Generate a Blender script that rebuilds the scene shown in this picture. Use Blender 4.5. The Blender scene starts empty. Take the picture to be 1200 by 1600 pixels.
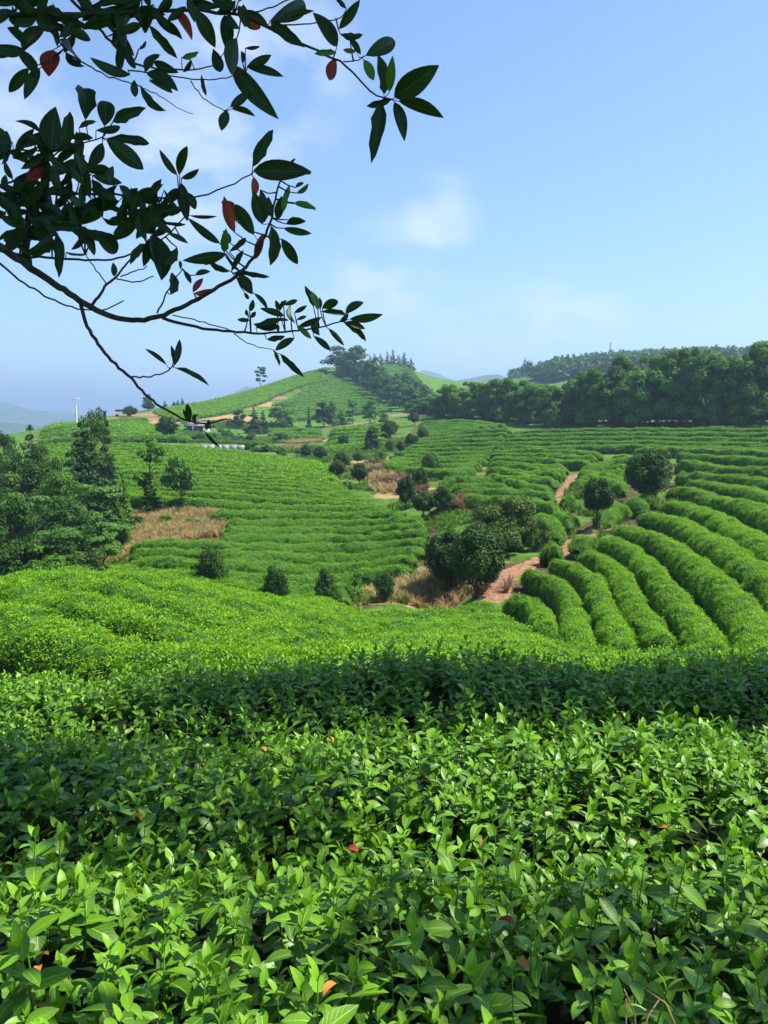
import bpy, bmesh, math, random
import numpy as np
from mathutils import Vector, Matrix

# ------------------------------------------------------------------ camera, sky, sun, exposure
scene = bpy.context.scene
col = scene.collection
R = math.radians
FPX = 1200.0                      # focal length in photograph pixels (1200 x 1600)
PITCH = math.atan(150.0 / FPX)    # the camera looks slightly down

cam_d = bpy.data.cameras.new('camera')
cam = bpy.data.objects.new('camera', cam_d)
col.objects.link(cam)
cam_d.sensor_fit = 'VERTICAL'
cam_d.sensor_height = 36.0
cam_d.sensor_width = 36.0
cam_d.lens = 36.0 * FPX / 1600.0
cam_d.clip_start = 0.02
cam_d.clip_end = 60000
cam.rotation_euler = (R(90) - PITCH, 0, 0)
scene.camera = cam

SUN_EL = R(58)
SUN_AZ = R(1)                    # from +X (right) turned towards +Y (ahead)
SUN_DIR = Vector((math.cos(SUN_EL) * math.cos(SUN_AZ), math.cos(SUN_EL) * math.sin(SUN_AZ), math.sin(SUN_EL)))
sun_d = bpy.data.lights.new('sun', 'SUN')
sun_d.energy = 4.8
sun_d.angle = R(0.53)
sun_d.color = (1.0, 0.95, 0.86)
sun = bpy.data.objects.new('sun', sun_d)
col.objects.link(sun)
sun.rotation_euler = SUN_DIR.to_track_quat('Z', 'Y').to_euler()

def px_dir(px, py):
    a = (px - 600.0) / FPX
    b = -(py - 800.0) / FPX
    c, s = math.cos(PITCH), math.sin(PITCH)
    return Vector((a, c + b * s, -s + b * c))

world = bpy.data.worlds.new('World')
scene.world = world
world.use_nodes = True
def build_world():
    nt = world.node_tree
    nt.nodes.clear()
    L = nt.links.new
    out = nt.nodes.new('ShaderNodeOutputWorld')
    bg = nt.nodes.new('ShaderNodeBackground')
    sky = nt.nodes.new('ShaderNodeTexSky')
    sky.sky_type = 'NISHITA'
    sky.sun_disc = False
    sky.sun_elevation = SUN_EL
    sky.sun_rotation = R(90) - SUN_AZ
    sky.altitude = 300
    sky.air_density = 1.15
    sky.dust_density = 0.25
    sky.ozone_density = 6.0
    bg.inputs['Strength'].default_value = 0.10
    tc = nt.nodes.new('ShaderNodeTexCoord')
    nz = nt.nodes.new('ShaderNodeTexNoise')
    nz.inputs['Scale'].default_value = 9.0
    nz.inputs['Detail'].default_value = 7.0
    nz.inputs['Roughness'].default_value = 0.55
    mp = nt.nodes.new('ShaderNodeMapping')
    mp.inputs['Scale'].default_value = (1, 1, 2.0)
    L(tc.outputs['Generated'], mp.inputs['Vector'])
    L(mp.outputs['Vector'], nz.inputs['Vector'])
    def math_(op, a, b=None, clamp=False):
        n = nt.nodes.new('ShaderNodeMath'); n.operation = op; n.use_clamp = clamp
        for i, v in enumerate((a, b)):
            if v is None: continue
            if isinstance(v, (int, float)): n.inputs[i].default_value = v
            else: L(v, n.inputs[i])
        return n.outputs[0]
    total = None
    # faint cloud puffs: direction, angular size, strength
    puffs = [((690, 335), 3.4, 0.75), ((610, 425), 5.0, 0.7), ((560, 470), 4.5, 0.35), ((890, 520), 5.5, 0.75), ((760, 540), 6.0, 0.4),
             ((420, 110), 7.0, 0.7), ((235, 300), 6.5, 0.75), ((30, 185), 6.0, 0.75), ((330, 190), 7.0, 0.5),
             ((-500, 300), 9.0, 0.7), ((1700, 420), 9.0, 0.7), ((1500, 150), 7.0, 0.6)]
    for (p, size, st) in puffs:
        d = px_dir(*p).normalized()
        vm = nt.nodes.new('ShaderNodeVectorMath'); vm.operation = 'DOT_PRODUCT'
        nrm = nt.nodes.new('ShaderNodeVectorMath'); nrm.operation = 'NORMALIZE'
        L(tc.outputs['Generated'], nrm.inputs[0])
        L(nrm.outputs['Vector'], vm.inputs[0])
        vm.inputs[1].default_value = d
        mr = nt.nodes.new('ShaderNodeMapRange'); mr.interpolation_type = 'SMOOTHSTEP'
        L(vm.outputs['Value'], mr.inputs['Value'])
        mr.inputs['From Min'].default_value = math.cos(R(size))
        mr.inputs['From Max'].default_value = 1.0
        mr.inputs['To Max'].default_value = st
        total = mr.outputs[0] if total is None else math_('ADD', total, mr.outputs[0])
    edge = nt.nodes.new('ShaderNodeMapRange'); edge.interpolation_type = 'SMOOTHSTEP'
    L(nz.outputs['Fac'], edge.inputs['Value'])
    edge.inputs['From Min'].default_value = 0.36
    edge.inputs['From Max'].default_value = 0.66
    m = math_('MULTIPLY', total, edge.outputs[0], True)
    m = math_('MULTIPLY', m, 0.48)
    mix = nt.nodes.new('ShaderNodeMix'); mix.data_type = 'RGBA'
    L(m, mix.inputs['Factor'])
    L(sky.outputs['Color'], mix.inputs[6])
    mix.inputs[7].default_value = (6.0, 6.1, 6.4, 1)
    L(mix.outputs[2], bg.inputs['Color'])
    L(bg.outputs[0], out.inputs['Surface'])
build_world()

vs = scene.view_settings
vs.view_transform = 'Standard'
vs.look = 'None'
vs.gamma = 1.0
vs.use_curve_mapping = False
vs.exposure = 1.07
scene.render.engine = 'CYCLES'
scene.cycles.max_bounces = 8
scene.cycles.transmission_bounces = 6
scene.cycles.volume_bounces = 0
scene.render.resolution_x = 768
scene.render.resolution_y = 1024

rng = np.random.default_rng(7)
random.seed(7)

# ------------------------------------------------------------------ terrain height
def P(px, py, Y, h=0.0):
    d = px_dir(px, py)
    t = Y / d.y
    return (d.x * t, Y, d.z * t - h)

CTRL = []
def cp(px, py, Y, h=0.0): CTRL.append(P(px, py, Y, h))
# the tea bank under the camera (tops of hedges, 0.8 m high)
for a in [(600,1600,1.25),(600,1300,2.15),(600,1140,3.3),(600,1040,5.2),(150,1060,5.5),(1150,1040,5.2),(50,1300,2.15),(1150,1300,2.15),
          (0,1000,8),(100,960,11),(100,890,21),(450,1000,10.5),(450,940,17),(250,895,20.5),(600,1000,11.5),(600,960,18.5),(800,947,20),(850,1010,12.5),(1150,1025,9.5)]:
    cp(*a, 0.8)
for a in [(0,-0.6,-1.75),(3,0,-1.7),(-3,0,-1.75),(0,-6,-1.4),(6,2,-1.9),(-6,3,-2.3),(9,-3,-1.5),(-9,-3,-1.9),(9,6,-2.7),(-9,9,-3.4),(0,-40,1),(40,-30,2),(-40,-30,-4),(30,5,-2.5),(-30,10,-7),(60,20,-1.5),(-80,20,-12),
          (0,-400,30),(300,-300,30),(-300,-300,-10),(500,50,10),(-500,50,-40)]:
    CTRL.append(a)
# right hand terraces
for a in [(870,975,15),(1030,990,14),(1150,980,13.5),(850,885,24),(1000,900,20),(1150,900,17.5),(1000,820,30),(1200,840,22),(1100,780,36),
          (1200,740,44),(1200,700,66),(1000,720,55),(900,700,75),(850,760,48),(800,740,58),(760,700,85),(700,680,105),(640,715,78),(1350,800,25),(1350,720,45)]:
    cp(*a, 0.8)
for a in [(1150,668,95),(1300,668,92),(1000,667,102),(900,665,110),(820,661,122),(750,657,132),(660,652,142),(740,932,23),(600,938,24.5),(690,900,27),(660,810,42),(700,800,42),
          (635,795,46),(562,758,58),(527,750,62),(700,745,62),(620,740,66),(780,905,24.5)]:
    cp(*a)
# middle field
for a in [(400,890,28.5),(210,880,28),(600,895,29),(400,820,39),(400,850,34),(230,835,36),(645,850,35),(400,760,54),(560,780,49),(300,720,74),(450,724,76),(250,695,96),(400,710,90)]:
    cp(*a, 0.6)
for a in [(-8,24.5,-6.2),(-12,28,-7.2),(-3,25,-6.8),(2,25,-6.9),(-20,40,-7.5),(-30,60,-8)]:
    CTRL.append(a)
for a in [(270,800,43),(500,705,100),(470,690,125),(350,692,112),(250,672,140),(100,672,140),(30,680,130),(180,665,160),(440,668,170),(560,668,165),(620,650,180)]:
    cp(*a)
# hill behind
for a in [(130,656,185),(230,640,225),(330,624,255),(400,606,270),(450,592,285),(490,576,300),(520,573,305),(440,640,205),(500,630,220),(560,600,260),(600,640,205),
          (580,573,315),(615,570,320),(645,577,320),(650,600,290),(660,630,220),(700,620,300),(720,606,420),(790,590,470),(850,590,470),(760,640,200),(980,580,330),(1100,620,220),(1200,630,200),(900,640,190)]:
    cp(*a)
for a in [(830,594,560),(900,579,600),(960,571,640),(1005,556,680),(1080,578,700),(1250,602,700),(1400,612,650)]:
    cp(*a)
for (px, Y, z) in [(-100,260,-25),(100,300,-22),(250,400,-20),(400,420,-10),(520,450,-5),(620,460,2),(690,700,0),(-300,200,-22),
                   (0,800,-60),(300,800,-55),(600,900,-40),(800,1000,-10),(1000,1100,10),(1300,1100,20),
                   (-300,6000,-190),(300,6000,-190),(900,6000,-190),(1500,6000,-160),(0,2500,-130),(600,2500,-120),(1200,2500,-90)]:
    CTRL.append(((px - 600) / FPX * Y, Y, z))
for (x, y, z) in [(-4000,0,-150),(4000,0,-60),(0,-4000,0)]:
    CTRL.append((x, y, z))
CT = np.array(CTRL, float)
def _uv(x, y):
    r = np.sqrt(x * x + y * y)
    th = np.arctan2(x, y)
    return np.stack([1.7 * th, np.log(r + 1.5)], -1), r
_cuv, _cr = _uv(CT[:, 0], CT[:, 1])
_cg = CT[:, 2] / (_cr + 5)
def _phi(d):
    return np.where(d > 1e-9, d * d * np.log(np.maximum(d, 1e-9)), 0.0)
_n = len(CT)
_D = np.sqrt(((_cuv[:, None] - _cuv[None]) ** 2).sum(-1))
_A = np.zeros((_n + 3, _n + 3))
_A[:_n, :_n] = _phi(_D) + 0.004 * np.eye(_n)
_A[:_n, _n] = 1
_A[:_n, _n + 1:] = _cuv
_A[_n:, :_n] = _A[:_n, _n:].T
_W = np.linalg.solve(_A, np.concatenate([_cg, np.zeros(3)]))
def height(x, y):
    x = np.atleast_1d(np.asarray(x, float)); y = np.atleast_1d(np.asarray(y, float))
    uv, r = _uv(x, y)
    out = np.empty(len(x))
    for i in range(0, len(x), 20000):
        u = uv[i:i + 20000]
        d = np.sqrt(((u[:, None] - _cuv[None]) ** 2).sum(-1))
        out[i:i + 20000] = _phi(d) @ _W[:_n] + _W[_n] + u @ _W[_n + 1:]
    return out * (r + 5)

_YS = np.exp(np.linspace(math.log(0.8), math.log(900), 900))
def cast(px, py, h=0.0, ymin=0.8):
    """the point where the sight line through a photograph pixel meets the ground raised by h"""
    d = px_dir(px, py)
    ys = _YS[_YS >= ymin]
    xs = d.x / d.y * ys
    zs = d.z / d.y * ys
    g = height(xs, ys) + h
    below = np.nonzero(zs <= g)[0]
    if len(below) == 0:
        k = int(np.argmin(zs - g))
    else:
        k = int(below[0])
    return np.array([xs[k], ys[k], g[k] - h])

# ------------------------------------------------------------------ helpers
ORD = ['first', 'second', 'third', 'fourth', 'fifth', 'sixth', 'seventh', 'eighth', 'ninth', 'tenth', 'eleventh', 'twelfth', 'thirteenth', 'fourteenth', 'fifteenth', 'sixteenth', 'seventeenth', 'eighteenth', 'nineteenth', 'twentieth',
       'twenty-first', 'twenty-second', 'twenty-third', 'twenty-fourth', 'twenty-fifth', 'twenty-sixth', 'twenty-seventh', 'twenty-eighth', 'twenty-ninth', 'thirtieth', 'thirty-first', 'thirty-second']
def tag(o, label=None, cat=None, group=None, kind=None):
    if label: o['label'] = label
    if cat: o['category'] = cat
    if group: o['group'] = group
    if kind: o['kind'] = kind
    return o
def link(o, parent=None):
    col.objects.link(o)
    if parent is not None: o.parent = parent
    return o
def empty(name, loc=(0, 0, 0), rz=0.0):
    o = bpy.data.objects.new(name, None)
    o.empty_display_size = 0.2
    o.location = loc
    o.rotation_euler = (0, 0, rz)
    return link(o)
def mesh_np(name, verts, faces, mat=None, smooth=False, attrs=None):
    """faces: (n,k) array with one k, or a list of arrays"""
    me = bpy.data.meshes.new(name)
    if not isinstance(faces, (list, tuple)): faces = [faces]
    faces = [np.asarray(f, np.int32) for f in faces if len(f)]
    verts = np.asarray(verts, np.float32)
    me.vertices.add(len(verts))
    me.vertices.foreach_set('co', verts.ravel())
    nl = sum(f.size for f in faces)
    npoly = sum(len(f) for f in faces)
    me.loops.add(nl)
    me.polygons.add(npoly)
    me.loops.foreach_set('vertex_index', np.concatenate([f.ravel() for f in faces]))
    starts = []; s = 0
    for f in faces:
        starts.append(s + np.arange(len(f)) * f.shape[1]); s += f.size
    me.polygons.foreach_set('loop_start', np.concatenate(starts).astype(np.int32))
    if smooth: me.polygons.foreach_set('use_smooth', np.ones(npoly, bool))
    for k, v in (attrs or {}).items():
        v = np.asarray(v, np.float32)
        if v.ndim == 1:
            a = me.attributes.new(k, 'FLOAT', 'POINT'); a.data.foreach_set('value', v)
        else:
            a = me.attributes.new(k, 'FLOAT_VECTOR', 'POINT'); a.data.foreach_set('vector', v.ravel())
    if mat: me.materials.append(mat)
    me.update(calc_edges=True)
    return me
def obj(name, me, parent=None):
    return link(bpy.data.objects.new(name, me), parent)

class MB:
    """collects tubes, boxes and sheets into one mesh"""
    def __init__(s): s.v = []; s.f = []; s.n = 0
    def add(s, v, f):
        v = np.asarray(v, float); f = np.asarray(f, int)
        s.v.append(v); s.f.append(f + s.n); s.n += len(v)
    def tube(s, pts, rad, k=6, cap=True):
        pts = np.asarray(pts, float); n = len(pts)
        rad = np.broadcast_to(np.asarray(rad, float), (n,))
        t = np.gradient(pts, axis=0); t /= np.linalg.norm(t, axis=1)[:, None] + 1e-9
        ref = np.array([0.31, 0.17, 0.93]) if abs(t[:, 2]).mean() < 0.8 else np.array([0.93, 0.2, 0.1])
        a = np.cross(t, ref); a /= np.linalg.norm(a, axis=1)[:, None] + 1e-9
        b = np.cross(t, a)
        ang = np.linspace(0, 2 * np.pi, k, endpoint=False)
        ring = pts[:, None] + rad[:, None, None] * (np.cos(ang)[None, :, None] * a[:, None] + np.sin(ang)[None, :, None] * b[:, None])
        i = np.arange(n - 1)[:, None] * k; j = np.arange(k)[None]
        f = np.stack([i + j, i + (j + 1) % k, i + k + (j + 1) % k, i + k + j], -1).reshape(-1, 4)
        s.add(ring.reshape(-1, 3), f)
    def box(s, c, sz, rz=0.0):
        c = np.asarray(c, float); h = np.asarray(sz, float) / 2
        v = np.array([[x, y, z] for z in (-1, 1) for y in (-1, 1) for x in (-1, 1)], float) * h
        ca, sa = math.cos(rz), math.sin(rz)
        v = np.stack([v[:, 0] * ca - v[:, 1] * sa, v[:, 0] * sa + v[:, 1] * ca, v[:, 2]], -1) + c
        s.add(v, [[0, 2, 3, 1], [4, 5, 7, 6], [0, 1, 5, 4], [2, 6, 7, 3], [0, 4, 6, 2], [1, 3, 7, 5]])
    def mesh(s, name, mat, smooth=False):
        return mesh_np(name, np.concatenate(s.v), np.concatenate(s.f), mat, smooth)

# ------------------------------------------------------------------ materials
def new_mat(name):
    m = bpy.data.materials.new(name); m.use_nodes = True
    nt = m.node_tree; nt.nodes.clear()
    out = nt.nodes.new('ShaderNodeOutputMaterial')
    return m, nt, out
class NB:
    def __init__(s, nt): s.nt = nt; s.L = nt.links.new
    def node(s, t, **kw):
        n = s.nt.nodes.new(t)
        for k, v in kw.items(): setattr(n, k, v)
        return n
    def put(s, sock, v):
        if hasattr(v, 'is_output') or hasattr(v, 'links'): s.L(v, sock)
        else: sock.default_value = v
    def math(s, op, a, b=0.0, clamp=False):
        n = s.node('ShaderNodeMath', operation=op, use_clamp=clamp); s.put(n.inputs[0], a); s.put(n.inputs[1], b); return n.outputs[0]
    def mix(s, f, a, b, blend='MIX'):
        n = s.node('ShaderNodeMix', data_type='RGBA', blend_type=blend)
        s.put(n.inputs['Factor'], f)
        for sock, v in ((n.inputs[6], a), (n.inputs[7], b)):
            s.put(sock, (*v, 1) if isinstance(v, tuple) and len(v) == 3 else v)
        return n.outputs[2]
    def attr(s, name, typ='GEOMETRY', out='Fac'):
        n = s.node('ShaderNodeAttribute', attribute_name=name, attribute_type=typ); return n.outputs[out]
    def noise(s, scale, detail=3.0, rough=0.55, vec=None, out='Fac'):
        n = s.node('ShaderNodeTexNoise'); n.inputs['Scale'].default_value = scale; n.inputs['Detail'].default_value = detail; n.inputs['Roughness'].default_value = rough
        if vec is not None: s.L(vec, n.inputs['Vector'])
        return n.outputs[out]
    def ramp(s, v, lo, hi):
        n = s.node('ShaderNodeMapRange', interpolation_type='SMOOTHSTEP'); s.put(n.inputs['Value'], v)
        n.inputs['From Min'].default_value = lo; n.inputs['From Max'].default_value = hi; return n.outputs[0]

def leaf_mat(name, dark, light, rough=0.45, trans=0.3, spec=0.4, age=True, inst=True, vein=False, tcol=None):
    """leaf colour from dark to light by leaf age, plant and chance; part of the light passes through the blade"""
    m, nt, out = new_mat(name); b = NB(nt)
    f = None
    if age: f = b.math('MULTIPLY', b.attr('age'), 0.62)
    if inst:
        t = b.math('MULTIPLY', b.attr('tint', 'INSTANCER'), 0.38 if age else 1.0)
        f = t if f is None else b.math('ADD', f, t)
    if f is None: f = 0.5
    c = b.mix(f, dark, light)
    if vein:
        uv = b.node('ShaderNodeAttribute', attribute_name='uvw', attribute_type='GEOMETRY').outputs['Vector']
        sep = b.node('ShaderNodeSeparateXYZ'); b.L(uv, sep.inputs[0])
        ax = b.math('ABSOLUTE', sep.outputs['X'])
        mid = b.math('SUBTRACT', 1.0, b.ramp(ax, 0.02, 0.11))
        side = b.math('SINE', b.math('MULTIPLY', b.math('SUBTRACT', sep.outputs['Y'], b.math('MULTIPLY', ax, 0.28)), 48.0))
        sv = b.math('MULTIPLY', b.ramp(side, 0.72, 1.0), 0.35)
        vf = b.math('MULTIPLY', b.math('MAXIMUM', mid, sv), 0.55)
        c = b.mix(vf, c, tuple(min(1.0, 1.5 * x + 0.03) for x in light))
    bs = b.node('ShaderNodeBsdfPrincipled')
    b.L(c, bs.inputs['Base Color'])
    bs.inputs['Roughness'].default_value = rough
    bs.inputs['Specular IOR Level'].default_value = spec
    if vein:
        bp = b.node('ShaderNodeBump'); bp.inputs['Strength'].default_value = 0.35; bp.inputs['Distance'].default_value = 0.002
        b.L(b.math('SUBTRACT', 1.0, b.math('MAXIMUM', mid, sv)), bp.inputs['Height']); b.L(bp.outputs[0], bs.inputs['Normal'])
    tr = b.node('ShaderNodeBsdfTranslucent')
    tc = b.mix(0.5, c, tcol or tuple(min(1.0, 1.35 * x) for x in light))
    b.L(tc, tr.inputs['Color'])
    mx = b.node('ShaderNodeMixShader'); mx.inputs[0].default_value = trans
    b.L(bs.outputs[0], mx.inputs[1]); b.L(tr.outputs[0], mx.inputs[2]); b.L(mx.outputs[0], out.inputs['Surface'])
    return m
def plain_mat(name, c1, c2, scale=6.0, rough=0.85, bump=0.3, spec=0.2, metal=0.0, coord='Object', stretch=None, dist=0.02):
    m, nt, out = new_mat(name); b = NB(nt)
    tc = b.node('ShaderNodeTexCoord').outputs[coord]
    if stretch:
        mp = b.node('ShaderNodeMapping'); mp.inputs['Scale'].default_value = stretch; b.L(tc, mp.inputs['Vector']); tc = mp.outputs[0]
    n = b.noise(scale, 5.0, 0.6, tc)
    c = b.mix(b.ramp(n, 0.3, 0.7), c1, c2)
    bs = b.node('ShaderNodeBsdfPrincipled'); b.L(c, bs.inputs['Base Color'])
    bs.inputs['Roughness'].default_value = rough; bs.inputs['Specular IOR Level'].default_value = spec; bs.inputs['Metallic'].default_value = metal
    if bump:
        bp = b.node('ShaderNodeBump'); bp.inputs['Strength'].default_value = bump; bp.inputs['Distance'].default_value = dist
        b.L(n, bp.inputs['Height']); b.L(bp.outputs[0], bs.inputs['Normal'])
    b.L(bs.outputs[0], out.inputs['Surface'])
    return m

M = {}
M['tea_near'] = leaf_mat('tea_leaf_near', (0.011, 0.060, 0.003), (0.185, 0.39, 0.012), 0.38, 0.22, 0.40, True, True, True)
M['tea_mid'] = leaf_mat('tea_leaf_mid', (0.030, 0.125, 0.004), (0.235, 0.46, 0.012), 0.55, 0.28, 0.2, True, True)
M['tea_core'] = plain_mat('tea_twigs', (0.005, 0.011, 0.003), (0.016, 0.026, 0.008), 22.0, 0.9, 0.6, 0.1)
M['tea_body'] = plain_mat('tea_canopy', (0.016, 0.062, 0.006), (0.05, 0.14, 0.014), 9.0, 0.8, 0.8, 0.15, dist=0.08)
M['stem'] = plain_mat('green_stem', (0.07, 0.16, 0.02), (0.11, 0.2, 0.04), 40.0, 0.6, 0.0, 0.3)
M['dead_orange'] = leaf_mat('dead_leaf', (0.55, 0.16, 0.03), (0.75, 0.28, 0.05), 0.55, 0.2, 0.3, True, False, True)
M['dead_red'] = leaf_mat('red_dead_leaf', (0.26, 0.03, 0.015), (0.42, 0.07, 0.03), 0.5, 0.2, 0.3, True, False, True)
M['dry_stem'] = plain_mat('dry_stem', (0.28, 0.15, 0.07), (0.42, 0.26, 0.12), 40.0, 0.8, 0.1)
M['hang_leaf'] = leaf_mat('glossy_evergreen_leaf', (0.010, 0.028, 0.006), (0.024, 0.062, 0.009), 0.5, 0.07, 0.25, True, False, True, (0.09, 0.22, 0.02))
M['hang_young'] = leaf_mat('young_evergreen_leaf', (0.05, 0.12, 0.015), (0.12, 0.22, 0.03), 0.4, 0.25, 0.4, True, False, True)
M['hang_red'] = leaf_mat('red_old_leaf', (0.22, 0.022, 0.012), (0.38, 0.045, 0.02), 0.45, 0.22, 0.35, True, False, True)
M['bark'] = plain_mat('dark_bark', (0.025, 0.018, 0.014), (0.075, 0.055, 0.042), 60.0, 0.9, 0.5, 0.15, dist=0.004)
M['trunk'] = plain_mat('tree_bark', (0.05, 0.038, 0.028), (0.14, 0.11, 0.08), 9.0, 0.95, 0.7, 0.1, stretch=(1, 1, .25))

def crown_mat(name, dark, light, trans=0.22, rough=0.55):
    """leaf colour varies from clump to clump and from tree to tree"""
    m, nt, out = new_mat(name); b = NB(nt)
    rnd = b.node('ShaderNodeObjectInfo').outputs['Random']
    f = b.math('ADD', b.math('MULTIPLY', b.attr('tint'), 0.72), b.math('MULTIPLY', rnd, 0.28))
    c = b.mix(f, dark, light)
    bs = b.node('ShaderNodeBsdfPrincipled'); b.L(c, bs.inputs['Base Color'])
    bs.inputs['Roughness'].default_value = rough; bs.inputs['Specular IOR Level'].default_value = 0.15
    tr = b.node('ShaderNodeBsdfTranslucent'); b.L(b.mix(0.5, c, light), tr.inputs['Color'])
    mx = b.node('ShaderNodeMixShader'); mx.inputs[0].default_value = trans
    b.L(bs.outputs[0], mx.inputs[1]); b.L(tr.outputs[0], mx.inputs[2]); b.L(mx.outputs[0], out.inputs['Surface'])
    return m
M['c_dark'] = crown_mat('dark_evergreen_foliage', (0.010, 0.042, 0.007), (0.07, 0.15, 0.020))
M['c_broad'] = crown_mat('broadleaf_foliage', (0.024, 0.085, 0.010), (0.15, 0.31, 0.030), 0.34)
M['c_conif'] = crown_mat('conifer_foliage', (0.010, 0.036, 0.010), (0.055, 0.125, 0.026))
M['c_light'] = crown_mat('light_green_foliage', (0.035, 0.11, 0.018), (0.14, 0.29, 0.045), 0.28)
M['c_olive'] = crown_mat('olive_shrub_foliage', (0.028, 0.070, 0.011), (0.12, 0.20, 0.030), 0.25)
M['c_far'] = crown_mat('distant_foliage', (0.02, 0.07, 0.014), (0.09, 0.20, 0.036), 0.25)
M['dry'] = crown_mat('dry_grass', (0.24, 0.17, 0.06), (0.58, 0.45, 0.20), 0.3, 0.8)
M['grass'] = crown_mat('rough_grass', (0.05, 0.13, 0.012), (0.16, 0.28, 0.03), 0.3, 0.7)
M['brush'] = crown_mat('withered_brush', (0.14, 0.08, 0.045), (0.34, 0.22, 0.12), 0.2, 0.8)

def ground_mat():
    m, nt, out = new_mat('earth_and_grass'); b = NB(nt)
    pos = b.node('ShaderNodeNewGeometry').outputs['Position']
    n1 = b.noise(0.7, 6.0, 0.6, pos); n2 = b.noise(6.0, 5.0, 0.65, pos); n3 = b.noise(0.05, 4.0, 0.6, pos)
    grass = b.mix(b.ramp(n1, 0.32, 0.7), (0.035, 0.10, 0.010), (0.095, 0.20, 0.022))
    grass = b.mix(b.ramp(n2, 0.45, 0.75), grass, (0.15, 0.22, 0.04))
    grass = b.mix(b.math('MULTIPLY', b.ramp(n3, 0.45, 0.65), 0.6), grass, (0.06, 0.17, 0.02))
    soil = b.mix(b.ramp(n2, 0.3, 0.7), (0.17, 0.085, 0.045), (0.38, 0.22, 0.13))
    dry = b.mix(b.ramp(n2, 0.3, 0.7), (0.24, 0.16, 0.06), (0.42, 0.30, 0.13))
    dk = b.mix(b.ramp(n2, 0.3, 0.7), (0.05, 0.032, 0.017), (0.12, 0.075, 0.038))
    sa = b.math('ADD', b.math('ADD', b.attr('soil'), b.math('MULTIPLY', b.math('SUBTRACT', n2, 0.5), 1.3)), b.math('MULTIPLY', b.math('SUBTRACT', b.noise(2.2, 3.0, 0.6, pos), 0.5), 1.0))
    da = b.math('ADD', b.attr('dry'), b.math('MULTIPLY', b.math('SUBTRACT', n1, 0.5), 0.9))
    c = b.mix(b.ramp(da, 0.35, 0.6), grass, dry)
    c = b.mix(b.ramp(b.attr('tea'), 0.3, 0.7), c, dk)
    c = b.mix(b.ramp(sa, 0.4, 0.6), c, soil)
    bs = b.node('ShaderNodeBsdfPrincipled'); b.L(c, bs.inputs['Base Color'])
    bs.inputs['Roughness'].default_value = 0.95; bs.inputs['Specular IOR Level'].default_value = 0.1
    bp = b.node('ShaderNodeBump'); bp.inputs['Strength'].default_value = 0.8; bp.inputs['Distance'].default_value = 0.08
    b.L(n2, bp.inputs['Height']); b.L(bp.outputs[0], bs.inputs['Normal'])
    b.L(bs.outputs[0], out.inputs['Surface'])
    return m
M['ground'] = ground_mat()
M['mountain'] = plain_mat('mountain_forest', (0.03, 0.07, 0.02), (0.07, 0.13, 0.035), 0.02, 0.95, 0.0)

# ------------------------------------------------------------------ scattered foliage (one modifier group, leaf sprays chosen by index)
def euler_from(nrm, spin):
    """rotation that turns Z onto nrm after a spin about Z"""
    n = nrm / (np.linalg.norm(nrm, axis=1)[:, None] + 1e-9)
    hd = np.arctan2(n[:, 1], n[:, 0]); ti = np.arccos(np.clip(n[:, 2], -1, 1))
    ch, sh, ct, st, cs, ss = np.cos(hd), np.sin(hd), np.cos(ti), np.sin(ti), np.cos(spin), np.sin(spin)
    r00 = ch * ct * cs - sh * ss; r10 = sh * ct * cs + ch * ss; r20 = -st * cs
    r21 = st * ss; r22 = ct
    return np.stack([np.arctan2(r21, r22), np.arcsin(np.clip(-r20, -1, 1)), np.arctan2(r10, r00)], -1)

def scatter_group(name, protos):
    """a geometry node group that sets a spray on every vertex"""
    c = bpy.data.collections.new(name + '_library')
    for o in protos: c.objects.link(o)
    ng = bpy.data.node_groups.new(name, 'GeometryNodeTree')
    ng.interface.new_socket('Geometry', in_out='INPUT', socket_type='NodeSocketGeometry')
    ng.interface.new_socket('Geometry', in_out='OUTPUT', socket_type='NodeSocketGeometry')
    N = ng.nodes.new; L = ng.links.new
    gi = N('NodeGroupInput'); go = N('NodeGroupOutput')
    ci = N('GeometryNodeCollectionInfo'); ci.inputs['Collection'].default_value = c
    ci.inputs['Separate Children'].default_value = True; ci.inputs['Reset Children'].default_value = True
    iop = N('GeometryNodeInstanceOnPoints'); iop.inputs['Pick Instance'].default_value = True
    def at(nm, typ):
        a = N('GeometryNodeInputNamedAttribute'); a.data_type = typ; a.inputs['Name'].default_value = nm; return a.outputs['Attribute']
    e2r = N('FunctionNodeEulerToRotation')
    L(at('rot', 'FLOAT_VECTOR'), e2r.inputs[0])
    L(gi.outputs[0], iop.inputs['Points']); L(ci.outputs[0], iop.inputs['Instance'])
    L(e2r.outputs[0], iop.inputs['Rotation']); L(at('size', 'FLOAT_VECTOR'), iop.inputs['Scale'])
    L(at('vid', 'INT'), iop.inputs['Instance Index'])
    L(iop.outputs[0], go.inputs[0])
    return ng, len(protos)
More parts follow.
